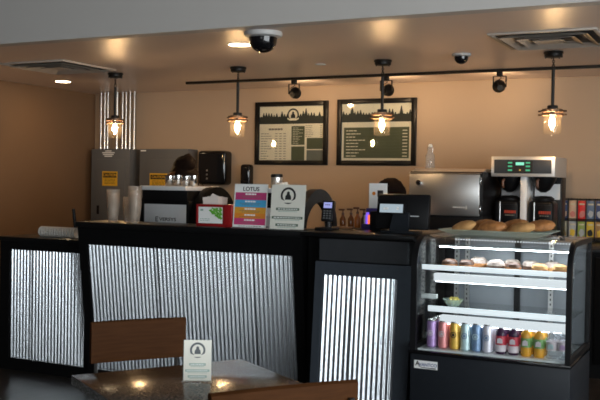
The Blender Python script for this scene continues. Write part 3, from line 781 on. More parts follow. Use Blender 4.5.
t = thing('register_screen', 'black register monitor seen from behind with small lit customer display', 'monitor', (-1.765, 4.85, ZT), 0)
R = Matrix.Translation((0, 0, .02)) @ Matrix.Rotation(-.14, 4, 'X')
hs = obj('housing', MB().box(-.158, .158, -.012, .018, .0, .20, .008, m=R), 'black_plastic', t)
obj('screen', MB().box(-.148, .148, .018, .0195, .012, .19, m=R), 'black_gloss', hs)
b = MB(); b.box(-.10, .10, -.075, .07, 0, .012, .004); b.prism([(-.055, -.06, .012), (.055, -.06, .012), (.045, -.02, .115), (-.045, -.02, .115)], (0, .025, .0))
obj('stand', b, 'case_black', t)
cd = obj('customer_display', MB().box(-.128, .022, -.05, -.012, .082, .142, .003, m=R), 'black_plastic', t)
obj('display_window', MB().box(-.122, .016, -.052, -.049, .088, .136, m=R), 'screen_pale', cd)
b = MB(); words(b, -.10, -.07, .110, .012, -.052, (.03, .04)); words(b, -.02, -.008, .112, .016, -.052, (.02, .03)); bmesh.ops.transform(b.bm, matrix=R, verts=b.bm.verts[:])
obj('display_print', b, 'paper_white', cd)
b = MB(); words(b, .05, .10, .075, .005, -.012, (.008, .012), .002); bmesh.ops.transform(b.bm, matrix=R, verts=b.bm.verts[:]); obj('logo_print', b, 'silver_panel', hs)
t = thing('receipt_printer', 'small black receipt printer left of the register monitor', 'printer', (-1.962, 4.98, ZT))
hs = obj('housing', MB().box(-.036, .036, -.05, .08, 0, .115, .01), 'black_plastic', t)
obj('paper_slot', MB().box(-.028, .028, -.02, -.012, .114, .117), 'ink', hs)

# ---------------------------------------------------------------- back counter machines
t = thing('ice_bin', 'stainless steel bin with round lock on the back counter', 'steel bin', (-2.066, 6.9, .911))
for sx in (-.24, .24):
    for sy in (-.27, .3): obj('foot', MB().cyl((sx, sy, 0), (sx, sy, .06), .018, n=12), 'black_plastic', t)
b = MB().box(-.29, .30, -.31, .36, .06, .20, .004); obj('base', b, 'black_plastic', t)
b = MB().box(-.275, .29, -.30, .36, .20, .53, .004); obj('cabinet', b, 'black_plastic', t)
obj('front_door', MB().box(-.275, .272, -.325, -.30, .20, .512, .006), 'steel', t)
obj('lid', MB().prism([(-.28, -.33, .515), (-.28, -.16, .555), (-.28, .36, .555), (-.28, .36, .515)], (.56, 0, 0)), 'steel', t)
b = MB(); b.cyl((-.195, -.325, .445), (-.195, -.345, .445), .022, .020, n=24); lk = obj('lock', b, 'chrome', t)
obj('keyhole', MB().cyl((-.195, -.345, .445), (-.195, -.3465, .445), .010, n=16), 'black_plastic', lk)
b = MB(); words(b, .075, .165, .265, .008, -.325, (.008, .016), .004); b.box(.172, .178, -.3256, -.325, .25, .28); obj('logo_print', b, 'paper_white', t)
for z in (.25, .46): obj('hinge', MB().box(.272, .284, -.33, -.30, z-.03, z+.03, .003), 'chrome', t)
t = thing('glass_bottle', 'clear swing top glass bottle standing on the stainless steel bin', 'bottle', (-2.262, 6.83, 1.467))
obj('bottle', MB().lathe([(0, 0), (.036, 0), (.038, .004), (.036, .10), (.016, .14), (.015, .17), (.012, .17), (.013, .14), (.033, .10), (.034, .007), (0, .006)], n=26), 'water_clear', t)
obj('stopper', MB().lathe([(0, .168), (.014, .168), (.017, .178), (.012, .19), (0, .192)], n=20), 'white_plastic', t)
obj('wire_clamp', MB().tube([(-.018, 0, .13), (-.022, 0, .16), (-.012, 0, .195), (.012, 0, .195), (.022, 0, .16), (.018, 0, .13)], .002, 6), 'chrome', t)

t = thing('coffee_brewer', 'twin coffee brewer with green display on the back counter', 'coffee brewer', (-1.522, 6.95, .911))
obj('base', MB().box(-.235, .235, -.15, .27, 0, .05, .005), 'steel', t)
obj('back_column', MB().box(-.235, .235, .10, .27, .05, .50, .004), 'black_plastic', t)
obj('centre_post', MB().box(-.022, .022, -.15, .10, .05, .50, .003), 'silver_edge', t)
hd = obj('head', MB().box(-.235, .235, -.19, .28, .50, .65, .004), 'brushed', t)
pn = obj('control_panel', MB().box(-.212, .212, -.194, -.19, .524, .626, .003), 'slate_satin', t, 'dark control panel')
obj('keypad_field', MB().box(-.115, .075, -.1955, -.194, .530, .62), 'ink', pn)
obj('display', MB().box(-.05, .012, -.197, -.1955, .585, .607), 'lcd_green', pn)
for z in (.603, .577, .548):
    for x in (-.092, .04): obj('button', MB().box(x-.016, x+.016, -.1965, -.1955, z-.006, z+.006), 'led_dot', pn)
obj('brew_light', MB().box(-.024, -.012, -.197, -.1955, .543, .555), 'led_amber', pn)
for sx in (-1, 1):
    c = sx*.128
    b = MB().lathe([(0, .385), (.02, .385), (.034, .395), (.05, .405), (.090, .475), (.096, .50), (0, .50)], (c, -.05, 0), n=28)
    bb = obj('brew_basket', b, 'server_black', t)
    obj('basket_handle', MB().tube([(c-.02, -.135, .48), (c-.02, -.175, .47), (c-.02, -.18, .43), (c-.02, -.165, .42)], .010, 8), 'pump_brown', bb)
    obj('splash_panel', MB().box(c-.095, c+.095, .094, .10, .33, .45), 'silver_edge', t)
def server(x, label):
    t = thing('coffee_server', label, 'coffee server', (x, 6.905, .962), 0, 'coffee servers in the brewer')
    obj('body', MB().box(-.094, .094, -.10, .095, 0, .272, .03, seg=4), 'server_black', t)
    obj('lid', MB().lathe([(0, .27), (.078, .27), (.082, .288), (.06, .305), (.02, .308), (0, .308)], n=26), 'black_plastic', t)
    obj('sight_tube', MB().cyl((-.045, -.105, .06), (-.045, -.105, .26), .005, n=10), 'steel', t)
    fp = obj('front_plate', MB().box(-.03, .085, -.1035, -.098, .06, .24, .003), 'server_black', t)
    b = MB(); words(b, -.012, .075, .185, .022, -.1035, (.011, .014), .003); obj('lettering', b, 'red_ink', fp, 'red lettering')
    b = MB(); words(b, -.005, .065, .160, .008, -.1035, (.010, .016), .004); obj('small_print', b, 'ink_soft', fp)
server(-1.650, 'black coffee server with red lettering under the left brew basket'); server(-1.394, 'black coffee server with red lettering under the right brew basket')

# tea rack
t = thing('packet_rack', 'black wire rack of colourful packets right of the coffee brewer', 'rack', (-1.17, 7.5, .911))
b = MB()
for z in (.0, .015, .16, .325):
    b.box(-.20, .22, -.08, .06, z, z+.005)
for x in (-.20, -.131, -.063, .006, .074, .143, .22): b.cyl((x, -.08, 0), (x, -.08, .34), .004, n=8); b.cyl((x, .06, 0), (x, .06, .34), .004, n=8)
for z in (.03, .175, .335): b.cyl((-.2, -.082, z), (.22, -.082, z), .004, n=8)
obj('frame', b, 'black_metal', t)
rows = [(.167, .155, ('t_navy', 't_peach', 't_red', 't_blue', 't_navy', 't_rose'), ('navy', 'peach', 'red', 'dark blue', 'far right navy', 'rose'), 'top', ('t_peach', 't_rose', 't_rose', 't_sky', 't_sky', 't_cream')),
        (.022, .135, ('t_cream', 't_sky', 't_grn', 't_yel', 't_brown', 't_cream'), ('cream', 'grey', 'green', 'yellow', 'brown', 'tan'), 'lower', ('t_brown', 't_yel', 't_sky', 'ink', 't_yel', 't_brown'))]
for z, hh, cols, nm, rw, sec in rows:
    for k in range(5):
        x = -.1655+k*.0686
        p = thing('drink_packet', '%s drink packet in the %s row of the black wire rack' % (nm[k], rw), 'packet', (-1.17+x, 7.46, .911+z), 0, 'packets in the wire rack')
        obj('pouch', MB().box(-.029, .029, -.03, .02, 0, hh, .003), cols[k], p)
        b = MB(); b.prism([(.027*q*math.cos(a), -.0305, hh*.32+.035*q*math.sin(a)) for a, q in [(j*PI/5, random.uniform(.6, 1)) for j in range(10)]], (0, -.001, 0))
        obj('picture', b, sec[k], p)
        obj('top_label', MB().box(-.02, .02, -.0312, -.03, hh*.78, hh*.86), 't_cream', p)

# ---------------------------------------------------------------- pastry case
CX0, CX1, CY0, CY1 = -1.555, -.752, 4.42, 5.02
t = thing('pastry_case', 'black curved glass refrigerated pastry case at the right end of the counter', 'pastry case', ((CX0+CX1)/2, 4.72, 0))
case = t
prof = [(4.42, .487), (4.42, .92)] + [(4.42+.15*(1-math.cos(a)), .92+.155*math.sin(a)) for a in [k*PI/2/10 for k in range(1, 11)]] + [(5.0, 1.075)]
b = MB(); b.box(CX0, CX1, CY0+.012, CY1, 0.06, .472, .004); b.box(CX0+.03, CX1-.03, CY0+.06, CY1-.03, 0, .06)
obj('base_cabinet', W(t, b), 'case_black', t)
obj('base_lip', W(t, MB().box(CX0-.004, CX1+.004, CY0-.006, CY1, .472, .489, .003)), 'black_gloss', t)
bg = obj('badge', W(t, MB().box(-1.532, -1.408, CY0+.010, CY0+.012, .397, .438)), 'paper_white', t, 'white badge with dark lettering')
me = text_mesh('A', .034, m=Matrix.Translation((-1.514, CY0+.0095, .421))); me.transform(loc(t)); obj('lettering', me, 'ink', bg, smooth=False)
me = text_mesh('VANTCO', .023, m=Matrix.Translation((-1.458, CY0+.0095, .417))); me.transform(loc(t)); obj('lettering', me, 'badge_blue', bg, smooth=False)
obj('swoosh', W(t, MB().tube([(-1.508, CY0+.0098, .409), (-1.49, CY0+.0098, .403), (-1.46, CY0+.0098, .402), (-1.415, CY0+.0098, .402)], [.001, .0018, .002, .003], 6)), 'ink', bg)
def sideframe(x0, x1):
    b = MB(); th = .026; inn = []
    outer = prof+[(5.02, 1.075), (5.02, .487)]
    b1 = MB()
    inner = [(4.42+th, .487+th), (4.42+th, .92)] + [(4.42+th+(.15-th)*(1-math.cos(a)), .92+(.155-th)*math.sin(a)) for a in [k*PI/2/10 for k in range(1, 11)]] + [(5.0-th, 1.075-th), (5.02-th, 1.075-th), (5.02-th, .487+th)]
    n = len(outer); vo = [[b1.bm.verts.new((x, y, z)) for y, z in outer] for x in (x0, x1)]; vi = [[b1.bm.verts.new((x, y, z)) for y, z in inner] for x in (x0, x1)]
    for k in range(n):
        j = (k+1) % n
        b1.bm.faces.new((vo[0][k], vo[0][j], vi[0][j], vi[0][k])); b1.bm.faces.new((vo[1][k], vo[1][j], vi[1][j], vi[1][k]))
        b1.bm.faces.new((vo[0][k], vo[0][j], vo[1][j], vo[1][k])); b1.bm.faces.new((vi[0][k], vi[0][j], vi[1][j], vi[1][k]))
    return b1, inner
for x0, x1 in ((CX0, CX0+.032), (CX1-.024, CX1)):
    b, inner = sideframe(x0, x1)
    o = obj('side_frame', W(t, b), 'black_plastic', t)
    xm = (x0+x1)/2
    obj('side_glass', W(t, MB().prism([(xm-.002, y, z) for y, z in inner], (.004, 0, 0))), 'case_glass', t)
# curved front and top glass
def sheet(pr, x0, x1, th):
    b = MB(); n = len(pr); nor = []
    for k in range(n):
        a = Vector(pr[max(0, k-1)]); c = Vector(pr[min(n-1, k+1)]); d = (c-a).normalized(); nor.append(Vector((d.y, -d.x)))
    V = [[[b.bm.verts.new((x, pr[k][0]+nor[k].x*s_, pr[k][1]+nor[k].y*s_)) for k in range(n)] for s_ in (0, th)] for x in (x0, x1)]
    for k in range(n-1):
        for s_ in (0, 1): b.bm.faces.new((V[0][s_][k], V[0][s_][k+1], V[1][s_][k+1], V[1][s_][k]))
        for e in (0, 1): b.bm.faces.new((V[e][0][k], V[e][0][k+1], V[e][1][k+1], V[e][1][k]))
    for k in (0, n-1): b.bm.faces.new((V[0][0][k], V[0][1][k], V[1][1][k], V[1][0][k]))
    return b
obj('curved_glass', W(t, sheet(prof, CX0+.033, CX1-.025, .004)), 'case_glass', t)
obj('top_trim', W(t, MB().box(CX0+.033, CX1-.025, 4.98, 5.02, 1.060, 1.0745)), 'steel', t)
obj('floor_pan', W(t, MB().box(CX0+.034, CX1-.026, 4.45, 4.98, .489, .497)), 'shelf_white', t)
for k in range(2):
    x0 = CX0+.034+k*.37
    d = obj('rear_door', W(t, MB().box(x0, x0+.373, 4.975+.012*k, 4.985+.012*k, .50, 1.055, .002)), 'case_inside', t)
    obj('door_stile', W(t, MB().box(x0, x0+.03, 4.968, 4.974+.012*k, .50, 1.055)), 'black_plastic', d)
for x in (-1.47, -1.41, -.95):
    b = MB(); b.box(x-.012, x+.012, 4.945, 4.957, .50, 1.05)
    o = obj('shelf_standard', W(t, b), 'steel', t)
    b = MB()
    for k in range(20): b.box(x-.003, x+.003, 4.943, 4.9455, .52+k*.026, .532+k*.026)
    obj('slots', W(t, b), 'ink', o)
for z, xl, rh in ((.905, -1.5215, .026), (.690, -1.485, .030)):
    s = obj('shelf', W(t, MB().box(xl, CX1-.027, 4.50, 4.94, z-.006, z, .001)), 'case_glass', t)
    obj('shelf_rail', W(t, MB().box(xl, CX1-.027, 4.492, 4.50, z-.004, z+rh-.004, .002)), 'rail_added_glow', s, 'white shelf rail with added glow')
    obj('led_strip', W(t, MB().box(xl+.07, CX1-.04, 4.515, 4.54, z-.066, z-.0625)), 'led_fill', s)  # added strip under each bar, brightens the drinks and case interior
    hl = obj('light_bar', W(t, MB().box(xl+.06, CX1-.03, 4.505, 4.55, z-.062, z-.022, .004)), 'bar_glow', s, 'white glowing light bar')
obj('short_white_bar', W(t, MB().box(CX0+.034, -1.44, 4.49, 4.52, .752, .774, .002)), 'shelf_white', t)  # short plain white bar at the left end of the case
lh = obj('top_light', W(t, MB().box(-1.46, CX1-.03, 4.555, 4.60, 1.0215, 1.0265, .001)), 'silver_edge', t)
obj('led_strip', W(t, MB().box(-1.45, CX1-.035, 4.565, 4.595, 1.016, 1.0215)), 'led_white', lh)
b = MB()
for k in range(46): b.box(-1.45+k*.0148, -1.443+k*.0148, 4.84, 4.846, 1.040, 1.046)  # row of glowing dots painting the reflection of the LED strip
obj('led_reflection', W(t, b), 'reflection_dots', t)

# bowl and pastries in the case
o = obj('glass_bowl', MB().lathe([(0, 0), (.022, 0), (.024, .004), (.055, .048), (.0535, .0485), (.022, .006), (0, .005)], n=26), 'green_glass'); tag(o, 'small glass bowl of butter pats on the lower case shelf', 'bowl'); o.location = (-1.395, 4.64, .691)
b = MB()
for k in range(34):
    a = random.uniform(0, 6.28); r = random.uniform(0, .034); m = Matrix.Translation((r*math.cos(a), r*math.sin(a), random.uniform(.030, .052))) @ Matrix.Rotation(random.uniform(0, 3), 4, (random.random(), random.random(), 1))
    b.box(-.008, .008, -.007, .007, -.004, .004, m=m)
o = obj('butter_pats', b, 'butter', kind='stuff', smooth=False); tag(o, 'heap of small yellow and white pats filling the glass bowl', 'butter pats'); o.location = (-1.395, 4.64, .691)

def donut(x, y, s, m, top, label, z=.9055):
    t = thing('pastry', label, 'pastry', (x, y, z), random.uniform(0, 6), 'pastries on the upper case shelf')
    b = MB(); b.lathe([(0, .004), (.032, 0), (.048, .008), (.053, .026), (.047, .046), (.030, .058), (.010, .059), (0, .054)], n=24)
    for v in b.bm.verts: v.co = Vector((v.co.x*s, v.co.y*s*.92, v.co.z*s)) * (1+.05*noise.noise(v.co*60+Vector((x*40, y, 0))))
    for v in b.bm.verts: v.co.z = max(v.co.z, 0)
    o = obj('crumb', b, m, t)
    b = MB(); b.lathe([(.0535, .030), (.0485, .0475), (.030, .0600), (.010, .0610), (0, .056)], n=24)
    for v in b.bm.verts: v.co = Vector((v.co.x*s, v.co.y*s*.92, v.co.z*s)) * (1+.05*noise.noise(v.co*60+Vector((x*40, y, 0))))
    obj('topping', b, top, t)
P = [(-1.402, 4.59, .80, 'dough', 'glaze_dark', 'leftmost brown pastry on the upper case shelf'), (-1.312, 4.59, .80, 'dough', 'glaze_dark', 'brown pastry second from left on the upper case shelf'),
     (-1.275, 4.69, .95, 'dough', 'sugar', 'sugar topped pastry behind the second brown pastry'),
     (-1.160, 4.60, .90, 'glaze_dark', 'sugar', 'sugar dusted dark pastry left of the middle three'), (-1.068, 4.59, .80, 'dough', 'glaze_dark', 'dark glazed pastry at the front of the middle three'), (-1.10, 4.69, .88, 'dough', 'sugar', 'sugar dusted pastry behind the dark glazed one'), (-1.003, 4.69, .88, 'glaze_dark', 'sugar', 'sugar dusted pastry right of the middle group'),
     (-.937, 4.59, .80, 'dough', 'dough_light', 'golden pastry at the front left of the right group'), (-.895, 4.69, .88, 'dough_light', 'sugar', 'white iced pastry at the back of the right group'), (-.838, 4.59, .82, 'dough', 'dough_light', 'rightmost golden pastry on the upper case shelf')]
for p in P: donut(*p)

# cans and bottles on the case floor
def can(c, label, dots):
    t = thing('drink_can', label, 'can', (0, 0, .4975))
    r = .0268
    obj('can_body', MB().lathe([(0, 0), (r*.75, 0), (r, .006), (r, .131), (r*.93, .136), (0, .136)], n=26), c, t)
    obj('can_top', MB().lathe([(0, .1362), (r*.93, .1362), (r*.94, .142), (r*.86, .142), (r*.84, .138), (0, .138)], n=26), 'can_top', t)
    b = MB()
    m = Matrix.Translation((0, -r-.0001, .075)) @ Matrix.Rotation(PI/2, 4, 'X')
    b.lathe([(.012, .0), (.0155, 0), (.0155, .0015), (.012, .0015)], n=20, m=m, closed=True)
    b.prism([(-.007, -r, .068), (.007, -r, .068), (.005, -r, .082), (-.005, -r, .082)], (0, -.0015, 0))
    obj('label_mark', b, dots, t)
    return t
cans = [(-1.470, 'can_purple', 'purple can', 'label_pale'), (-1.410, 'can_coral', 'coral red can', 'label_pale'), (-1.348, 'can_gold', 'golden orange can', 'ink'),
        (-1.290, 'can_ice', 'pale blue can', 'can_navy'), (-1.233, 'can_navy', 'dark blue can', 'can_ice'), (-1.176, 'can_lilac', 'pale lilac can', 'can_navy')]
rowname = ('front', 'second', 'third', 'back')
for x, c, nm, d in cans:
    proto = can(c, '%s at the front of its row on the case floor' % nm, d); proto.location.xy = (x, 4.525); proto['group'] = 'drink cans in the case'
    for k in range(1, 4): dup(proto, (x+(.002 if k % 2 else 0), 4.525+.0575*k, .4975), label='%s, %s of its row on the case floor' % (nm, {1: 'second', 2: 'third', 3: 'last'}[k]))
def bottle(x, y, liquid, cap, lab, lab2, label, r=.0275, h=.152):
    t = thing('drink_bottle', label, 'bottle', (x, y, .4975), 0, 'drink bottles in the case')
    obj('bottle', MB().lathe([(0, 0), (r*.85, 0), (r, .006), (r, h*.30), (r*.93, h*.36), (r*.93, h*.52), (r, h*.60), (r*.95, h*.72), (r*.5, h*.87), (r*.45, h*.92), (0, h*.92)], n=26), liquid, t)
    obj('cap', MB().lathe([(0, h*.90), (r*.54, h*.90), (r*.54, h), (0, h)], n=20), cap, t)
    if lab:
        o = obj('label_band', MB().lathe([(r*.965, h*.30), (r*1.01, h*.30), (r*1.01, h*.60), (r*.965, h*.60)], n=26, closed=True), lab, t)
        b = MB(); b.prism([(-r*.5, -r*1.0, h*.36), (r*.5, -r*1.0, h*.36), (r*.45, -r*1.0, h*.50), (0, -r*1.0, h*.54), (-r*.45, -r*1.0, h*.50)], (0, -.0015, 0)); obj('label_mark', b, lab2, o)
        if lab == 'label_red': obj('lower_label', MB().lathe([(r*.965, h*.08), (r*1.008, h*.08), (r*1.008, h*.30), (r*.965, h*.30)], n=26, closed=True), 'label_pale', t)
for i, y in enumerate((4.525, 4.59)):
    w_ = ('front', 'back')[i]
    bottle(-1.108, y, 'bottle_dark', 'cap_blue', 'label_red', 'label_pale', 'dark purple juice bottle with blue cap, left of the %s pair' % w_)
    bottle(-1.045, y, 'bottle_dark', 'cap_blue', 'label_red', 'label_pale', 'dark purple juice bottle with blue cap, right of the %s pair' % w_)
    bottle(-.982, y, 'juice', 'cap_green', 'label_green', 'label_pale', 'orange juice bottle with green cap, left of the %s pair' % w_)
    bottle(-.918, y, 'juice', 'cap_green', 'label_green', 'label_pale', 'orange juice bottle with green cap, right of the %s pair' % w_)
    bottle(-.858, y, 'water_clear', 'cap_white', 'label_pale', 'can_ice', 'clear water bottle with pale label, left of the %s pair' % w_, h=.14)
    bottle(-.802, y, 'water_clear', 'cap_white', 'label_pale', 'can_mauve', 'clear water bottle with pale label, right of the %s pair' % w_, r=.0265, h=.14)

# tray of flat pastries on the case
b = MB(); hx, hy = .225, .105
def ring(s, z, o=0): return [b.bm.verts.new((sx*(hx*s+o), sy*(hy*s+o), z)) for sx, sy in ((-1, -1), (1, -1), (1, 1), (-1, 1))]
r0 = ring(1, 0); r1 = ring(1, .004, .01); r2 = ring(1, .026, .06); r3 = ring(1, .029, .058); r4 = ring(1, .008, .006)
b.bm.faces.new(r0[::-1]); b.bm.faces.new(r4)
for a_, c_ in ((r0, r1), (r1, r2), (r2, r3), (r3, r4)):
    for k in range(4): b.bm.faces.new((a_[k], a_[(k+1) % 4], c_[(k+1) % 4], c_[k]))
o = obj('glass_tray', b, 'green_glass', smooth=False); tag(o, 'pale green glass tray of flat pastries on top of the pastry case', 'tray'); o.location = (-1.185, 4.755, 1.0795)
F = [(-1.365, 4.715, .066, 'dough_light', 'leftmost smooth flat pastry on the glass tray'), (-1.290, 4.80, .072, 'dough', 'crusty flat pastry second from left, towards the back of the glass tray'), (-1.215, 4.715, .072, 'dough', 'large crusty flat pastry at the front middle of the glass tray'),
     (-1.125, 4.80, .074, 'dough', 'crusty flat pastry right of the middle, at the back of the glass tray'), (-1.062, 4.712, .070, 'dough_light', 'paler flat pastry second from right at the front of the glass tray'), (-.975, 4.785, .070, 'dough', 'rightmost flat pastry leaning over the glass tray rim')]
for i, (x, y, r, m, l) in enumerate(F):
    b = MB(); b.ball((0, 0, 0), r, (1.04, .66, .40), 26)
    for v in b.bm.verts: v.co *= 1+.10*noise.noise(v.co*26+Vector((i*5, 0, 0)))+.09*noise.noise(v.co*70+Vector((0, i*3, 0)))+.05*noise.noise(v.co*150)
    a = -.28+.10*(i % 3)
    for v in b.bm.verts: v.co = Matrix.Rotation(.35, 3, 'X') @ Matrix.Rotation(a, 3, 'Y') @ v.co
    zl = min(v.co.z for v in b.bm.verts)
    o = obj('flat_pastry', b, m); tag(o, l, 'pastry', 'flat pastries on the glass tray'); o.location = (x, y, (1.0885 if i < 5 else 1.104)-zl)

# ---------------------------------------------------------------- table, chairs, table sign
u = Vector((.545, .838, 0)); v = Vector((.838, -.545, 0)); A = Vector((-1.80, 2.11, 0)); LU, LV = .565, .56
cen = A+u*LU/2+v*LV/2
t = thing('table', 'square dark speckled stone top table in the foreground', 'table', (cen.x, cen.y, 0), math.atan2(v.y, v.x))
obj('tabletop', MB().box(-LV/2, LV/2, -LU/2, LU/2, .727, .755, .002), 'table_stone', t)
b = MB()
for q in ((-LV/2-.001, -LV/2, -LU/2, LU/2), (LV/2, LV/2+.001, -LU/2, LU/2), (-LV/2, LV/2, -LU/2-.001, -LU/2), (-LV/2, LV/2, LU/2, LU/2+.001)): b.box(q[0], q[1], q[2], q[3], .728, .754)
obj('edge', b, 'table_edge', t)
obj('column', MB().cyl((0, 0, .03), (0, 0, .727), .035, n=24), 'black_metal', t)
b = MB(); b.box(-.25, .25, -.035, .035, 0, .03, .008); b.box(-.035, .035, -.25, .25, 0, .032, .008); obj('base', b, 'black_metal', t)
b = MB(); b.box(-.2, .2, -.02, .02, .71, .727); b.box(-.02, .02, -.2, .2, .71, .727); obj('spider_plate', b, 'black_metal', t)

def chair(x, y, yaw, label, zt, zb, wd, bow, drop):
    """faces local +x; back at x=0"""
    t = thing('dining_chair', label, 'chair', (x, y, 0), yaw, 'wooden backed chairs at the table')
    b = MB(); n = 16; rows = []
    for k in range(n+1):
        yy = -wd/2+wd*k/n; q = (2*yy/wd)**2; xb = -.012+bow*q
        zc = zt-drop*q; zl = zb
        rows.append([b.bm.verts.new(p) for p in ((xb+.0, yy, zl), (xb-.004, yy, zc-.006), (xb+.006, yy, zc), (xb+.018, yy, zc-.002), (xb+.022, yy, zc-.010), (xb+.022, yy, zl))])
    for a_, c_ in zip(rows, rows[1:]):
        for k in range(6): b.bm.faces.new((a_[k], a_[(k+1) % 6], c_[(k+1) % 6], c_[k]))
    b.bm.faces.new(rows[0]); b.bm.faces.new(rows[-1][::-1])
    obj('backrest', b, 'chair_wood', t)
    obj('seat', MB().box(.02, .37, -wd/2+.005, wd/2-.005, .44, .462, .008), 'chair_wood', t)
    xq = -.012+bow*(.86**2)-.012
    for s in (-1, 1):
        obj('back_post', MB().tube([(xq+.05, s*wd*.43, .44), (xq+.0, s*wd*.43, zb-.03), (xq, s*wd*.43, zt-.05)], .008, 8), 'black_metal', t)
        obj('leg', MB().tube([(.05, s*wd*.42, .44), (-.02, s*wd*.46, 0)], .011, 8), 'black_metal', t)
        obj('leg', MB().tube([(.34, s*wd*.42, .44), (.37, s*wd*.46, 0)], .011, 8), 'black_metal', t)
    b = MB(); b.box(.04, .35, -wd*.44, wd*.44, .425, .44); obj('seat_frame', b, 'black_metal', t)
    return t
yw = math.atan2(-.6, .8)
chair(-1.953, 2.645, yw, 'dark wooden dining chair behind the table facing the camera', .842, .697, .347, .006, .001)
chair(-.995, 1.965, yw+PI, 'dark wooden dining chair nearest the camera, only its back top showing', .848, .69, .40, .03, .010)
w, h = .080, .121
t = sign_panel('table_sign', 'small cream cafe sign in clear holder on the stone table', -1.430, 2.222, w, h, 'paper_sign', .5, -.06, z=.7555)
cafe_sign(t, w, h, 'grey_ink', 'teal_ink', ((.42, .30), (.27, .44), (.13, .34)))

# ---------------------------------------------------------------- people behind the counter
def skin_body(J, E, name):
    me = bpy.data.meshes.new(name); ks = list(J); me.from_pydata([J[k][0] for k in ks], [(ks.index(a), ks.index(c)) for a, c in E], [])
    o = bpy.data.objects.new(name, me); COL.objects.link(o)
    o.modifiers.new('s', 'SKIN')
    for k, d in zip(ks, me.skin_vertices[0].data):
        r = J[k][1]; d.radius = r if isinstance(r, tuple) else (r, r); d.use_root = (k == 'pelvis')
    ss = o.modifiers.new('d', 'SUBSURF'); ss.levels = 2; ss.render_levels = 2
    dg = bpy.context.evaluated_depsgraph_get(); out = bpy.data.meshes.new_from_object(o.evaluated_get(dg))
    bpy.data.objects.remove(o); return out
def hand(J, E, pre, w, d, side):
    """palm and five bent fingers continuing from wrist w along d"""
    d = Vector(d).normalized(); sd = d.cross(Vector((0, 0, 1))).normalized(); up = sd.cross(d)
    w = Vector(w); J[pre+'palm'] = (w+d*.05, (.034, .016)); E.append((pre+'wrist', pre+'palm'))
    for i, (o_, L) in enumerate(((-.027, .058), (-.009, .07), (.009, .075), (.027, .066))):
        o_ *= 1
        p = w+d*.09+sd*o_; a = '%sf%d' % (pre, i)
        J[a+'a'] = (p, .0095); J[a+'b'] = (p+d*L*.5-up*.008, .0085); J[a+'c'] = (p+d*L*.85-up*.03, .0075)
        E += [(pre+'palm', a+'a'), (a+'a', a+'b'), (a+'b', a+'c')]
    p = w+d*.035+sd*.032*side
    J[pre+'ta'] = (p, .0105); J[pre+'tb'] = (p+d*.03+sd*.022*side-up*.01, .0095); J[pre+'tc'] = (p+d*.055+sd*.024*side-up*.018, .008)
    E += [(pre+'palm', pre+'ta'), (pre+'ta', pre+'tb'), (pre+'tb', pre+'tc')]
def head_mesh(bm_, c, pitch, yaw=0.):
    """adds an ovoid head with brow, nose, mouth, chin and ears, facing local +x"""
    b = MB(); b.bm.free(); b.bm = bm_
    R = Matrix.Translation(c) @ Matrix.Rotation(yaw, 4, 'Z') @ Matrix.Rotation(pitch, 4, 'Y')
    n0 = set(bm_.verts); b.ball((0, 0, 0), .1, (.98, .78, 1.14), 20)
    for v_ in set(bm_.verts)-n0:
        p = v_.co
        if p.z < -.02: p.x += .012*min(1, (-p.z-.02)/.06) if p.x > 0 else .02; p.y *= 1-.25*min(1, (-p.z-.02)/.09)
        if p.x > .05: p.x -= .006*math.exp(-((abs(p.y)-.034)**2+(p.z-.012)**2)/.0003)
        if p.x > .05: p.x += .006*math.exp(-((p.z+.062)**2)/.0002)*math.exp(-p.y**2/.0009)
    n1 = set(bm_.verts)
    b.cyl((.088, 0, .022), (.106, 0, -.022), .006, .013, n=10); b.ball((.102, 0, -.022), .014, (1, 1.2, .8), 8)
    for s in (-1, 1):
        b.ball((.0, s*.080, -.005), .03, (.6, .3, 1.05), 8); b.ball((.078, s*.034, .012), .013, n=8)
    bmesh.ops.transform(bm_, matrix=R, verts=[v_ for v_ in bm_.verts if v_ not in n0])
    return R
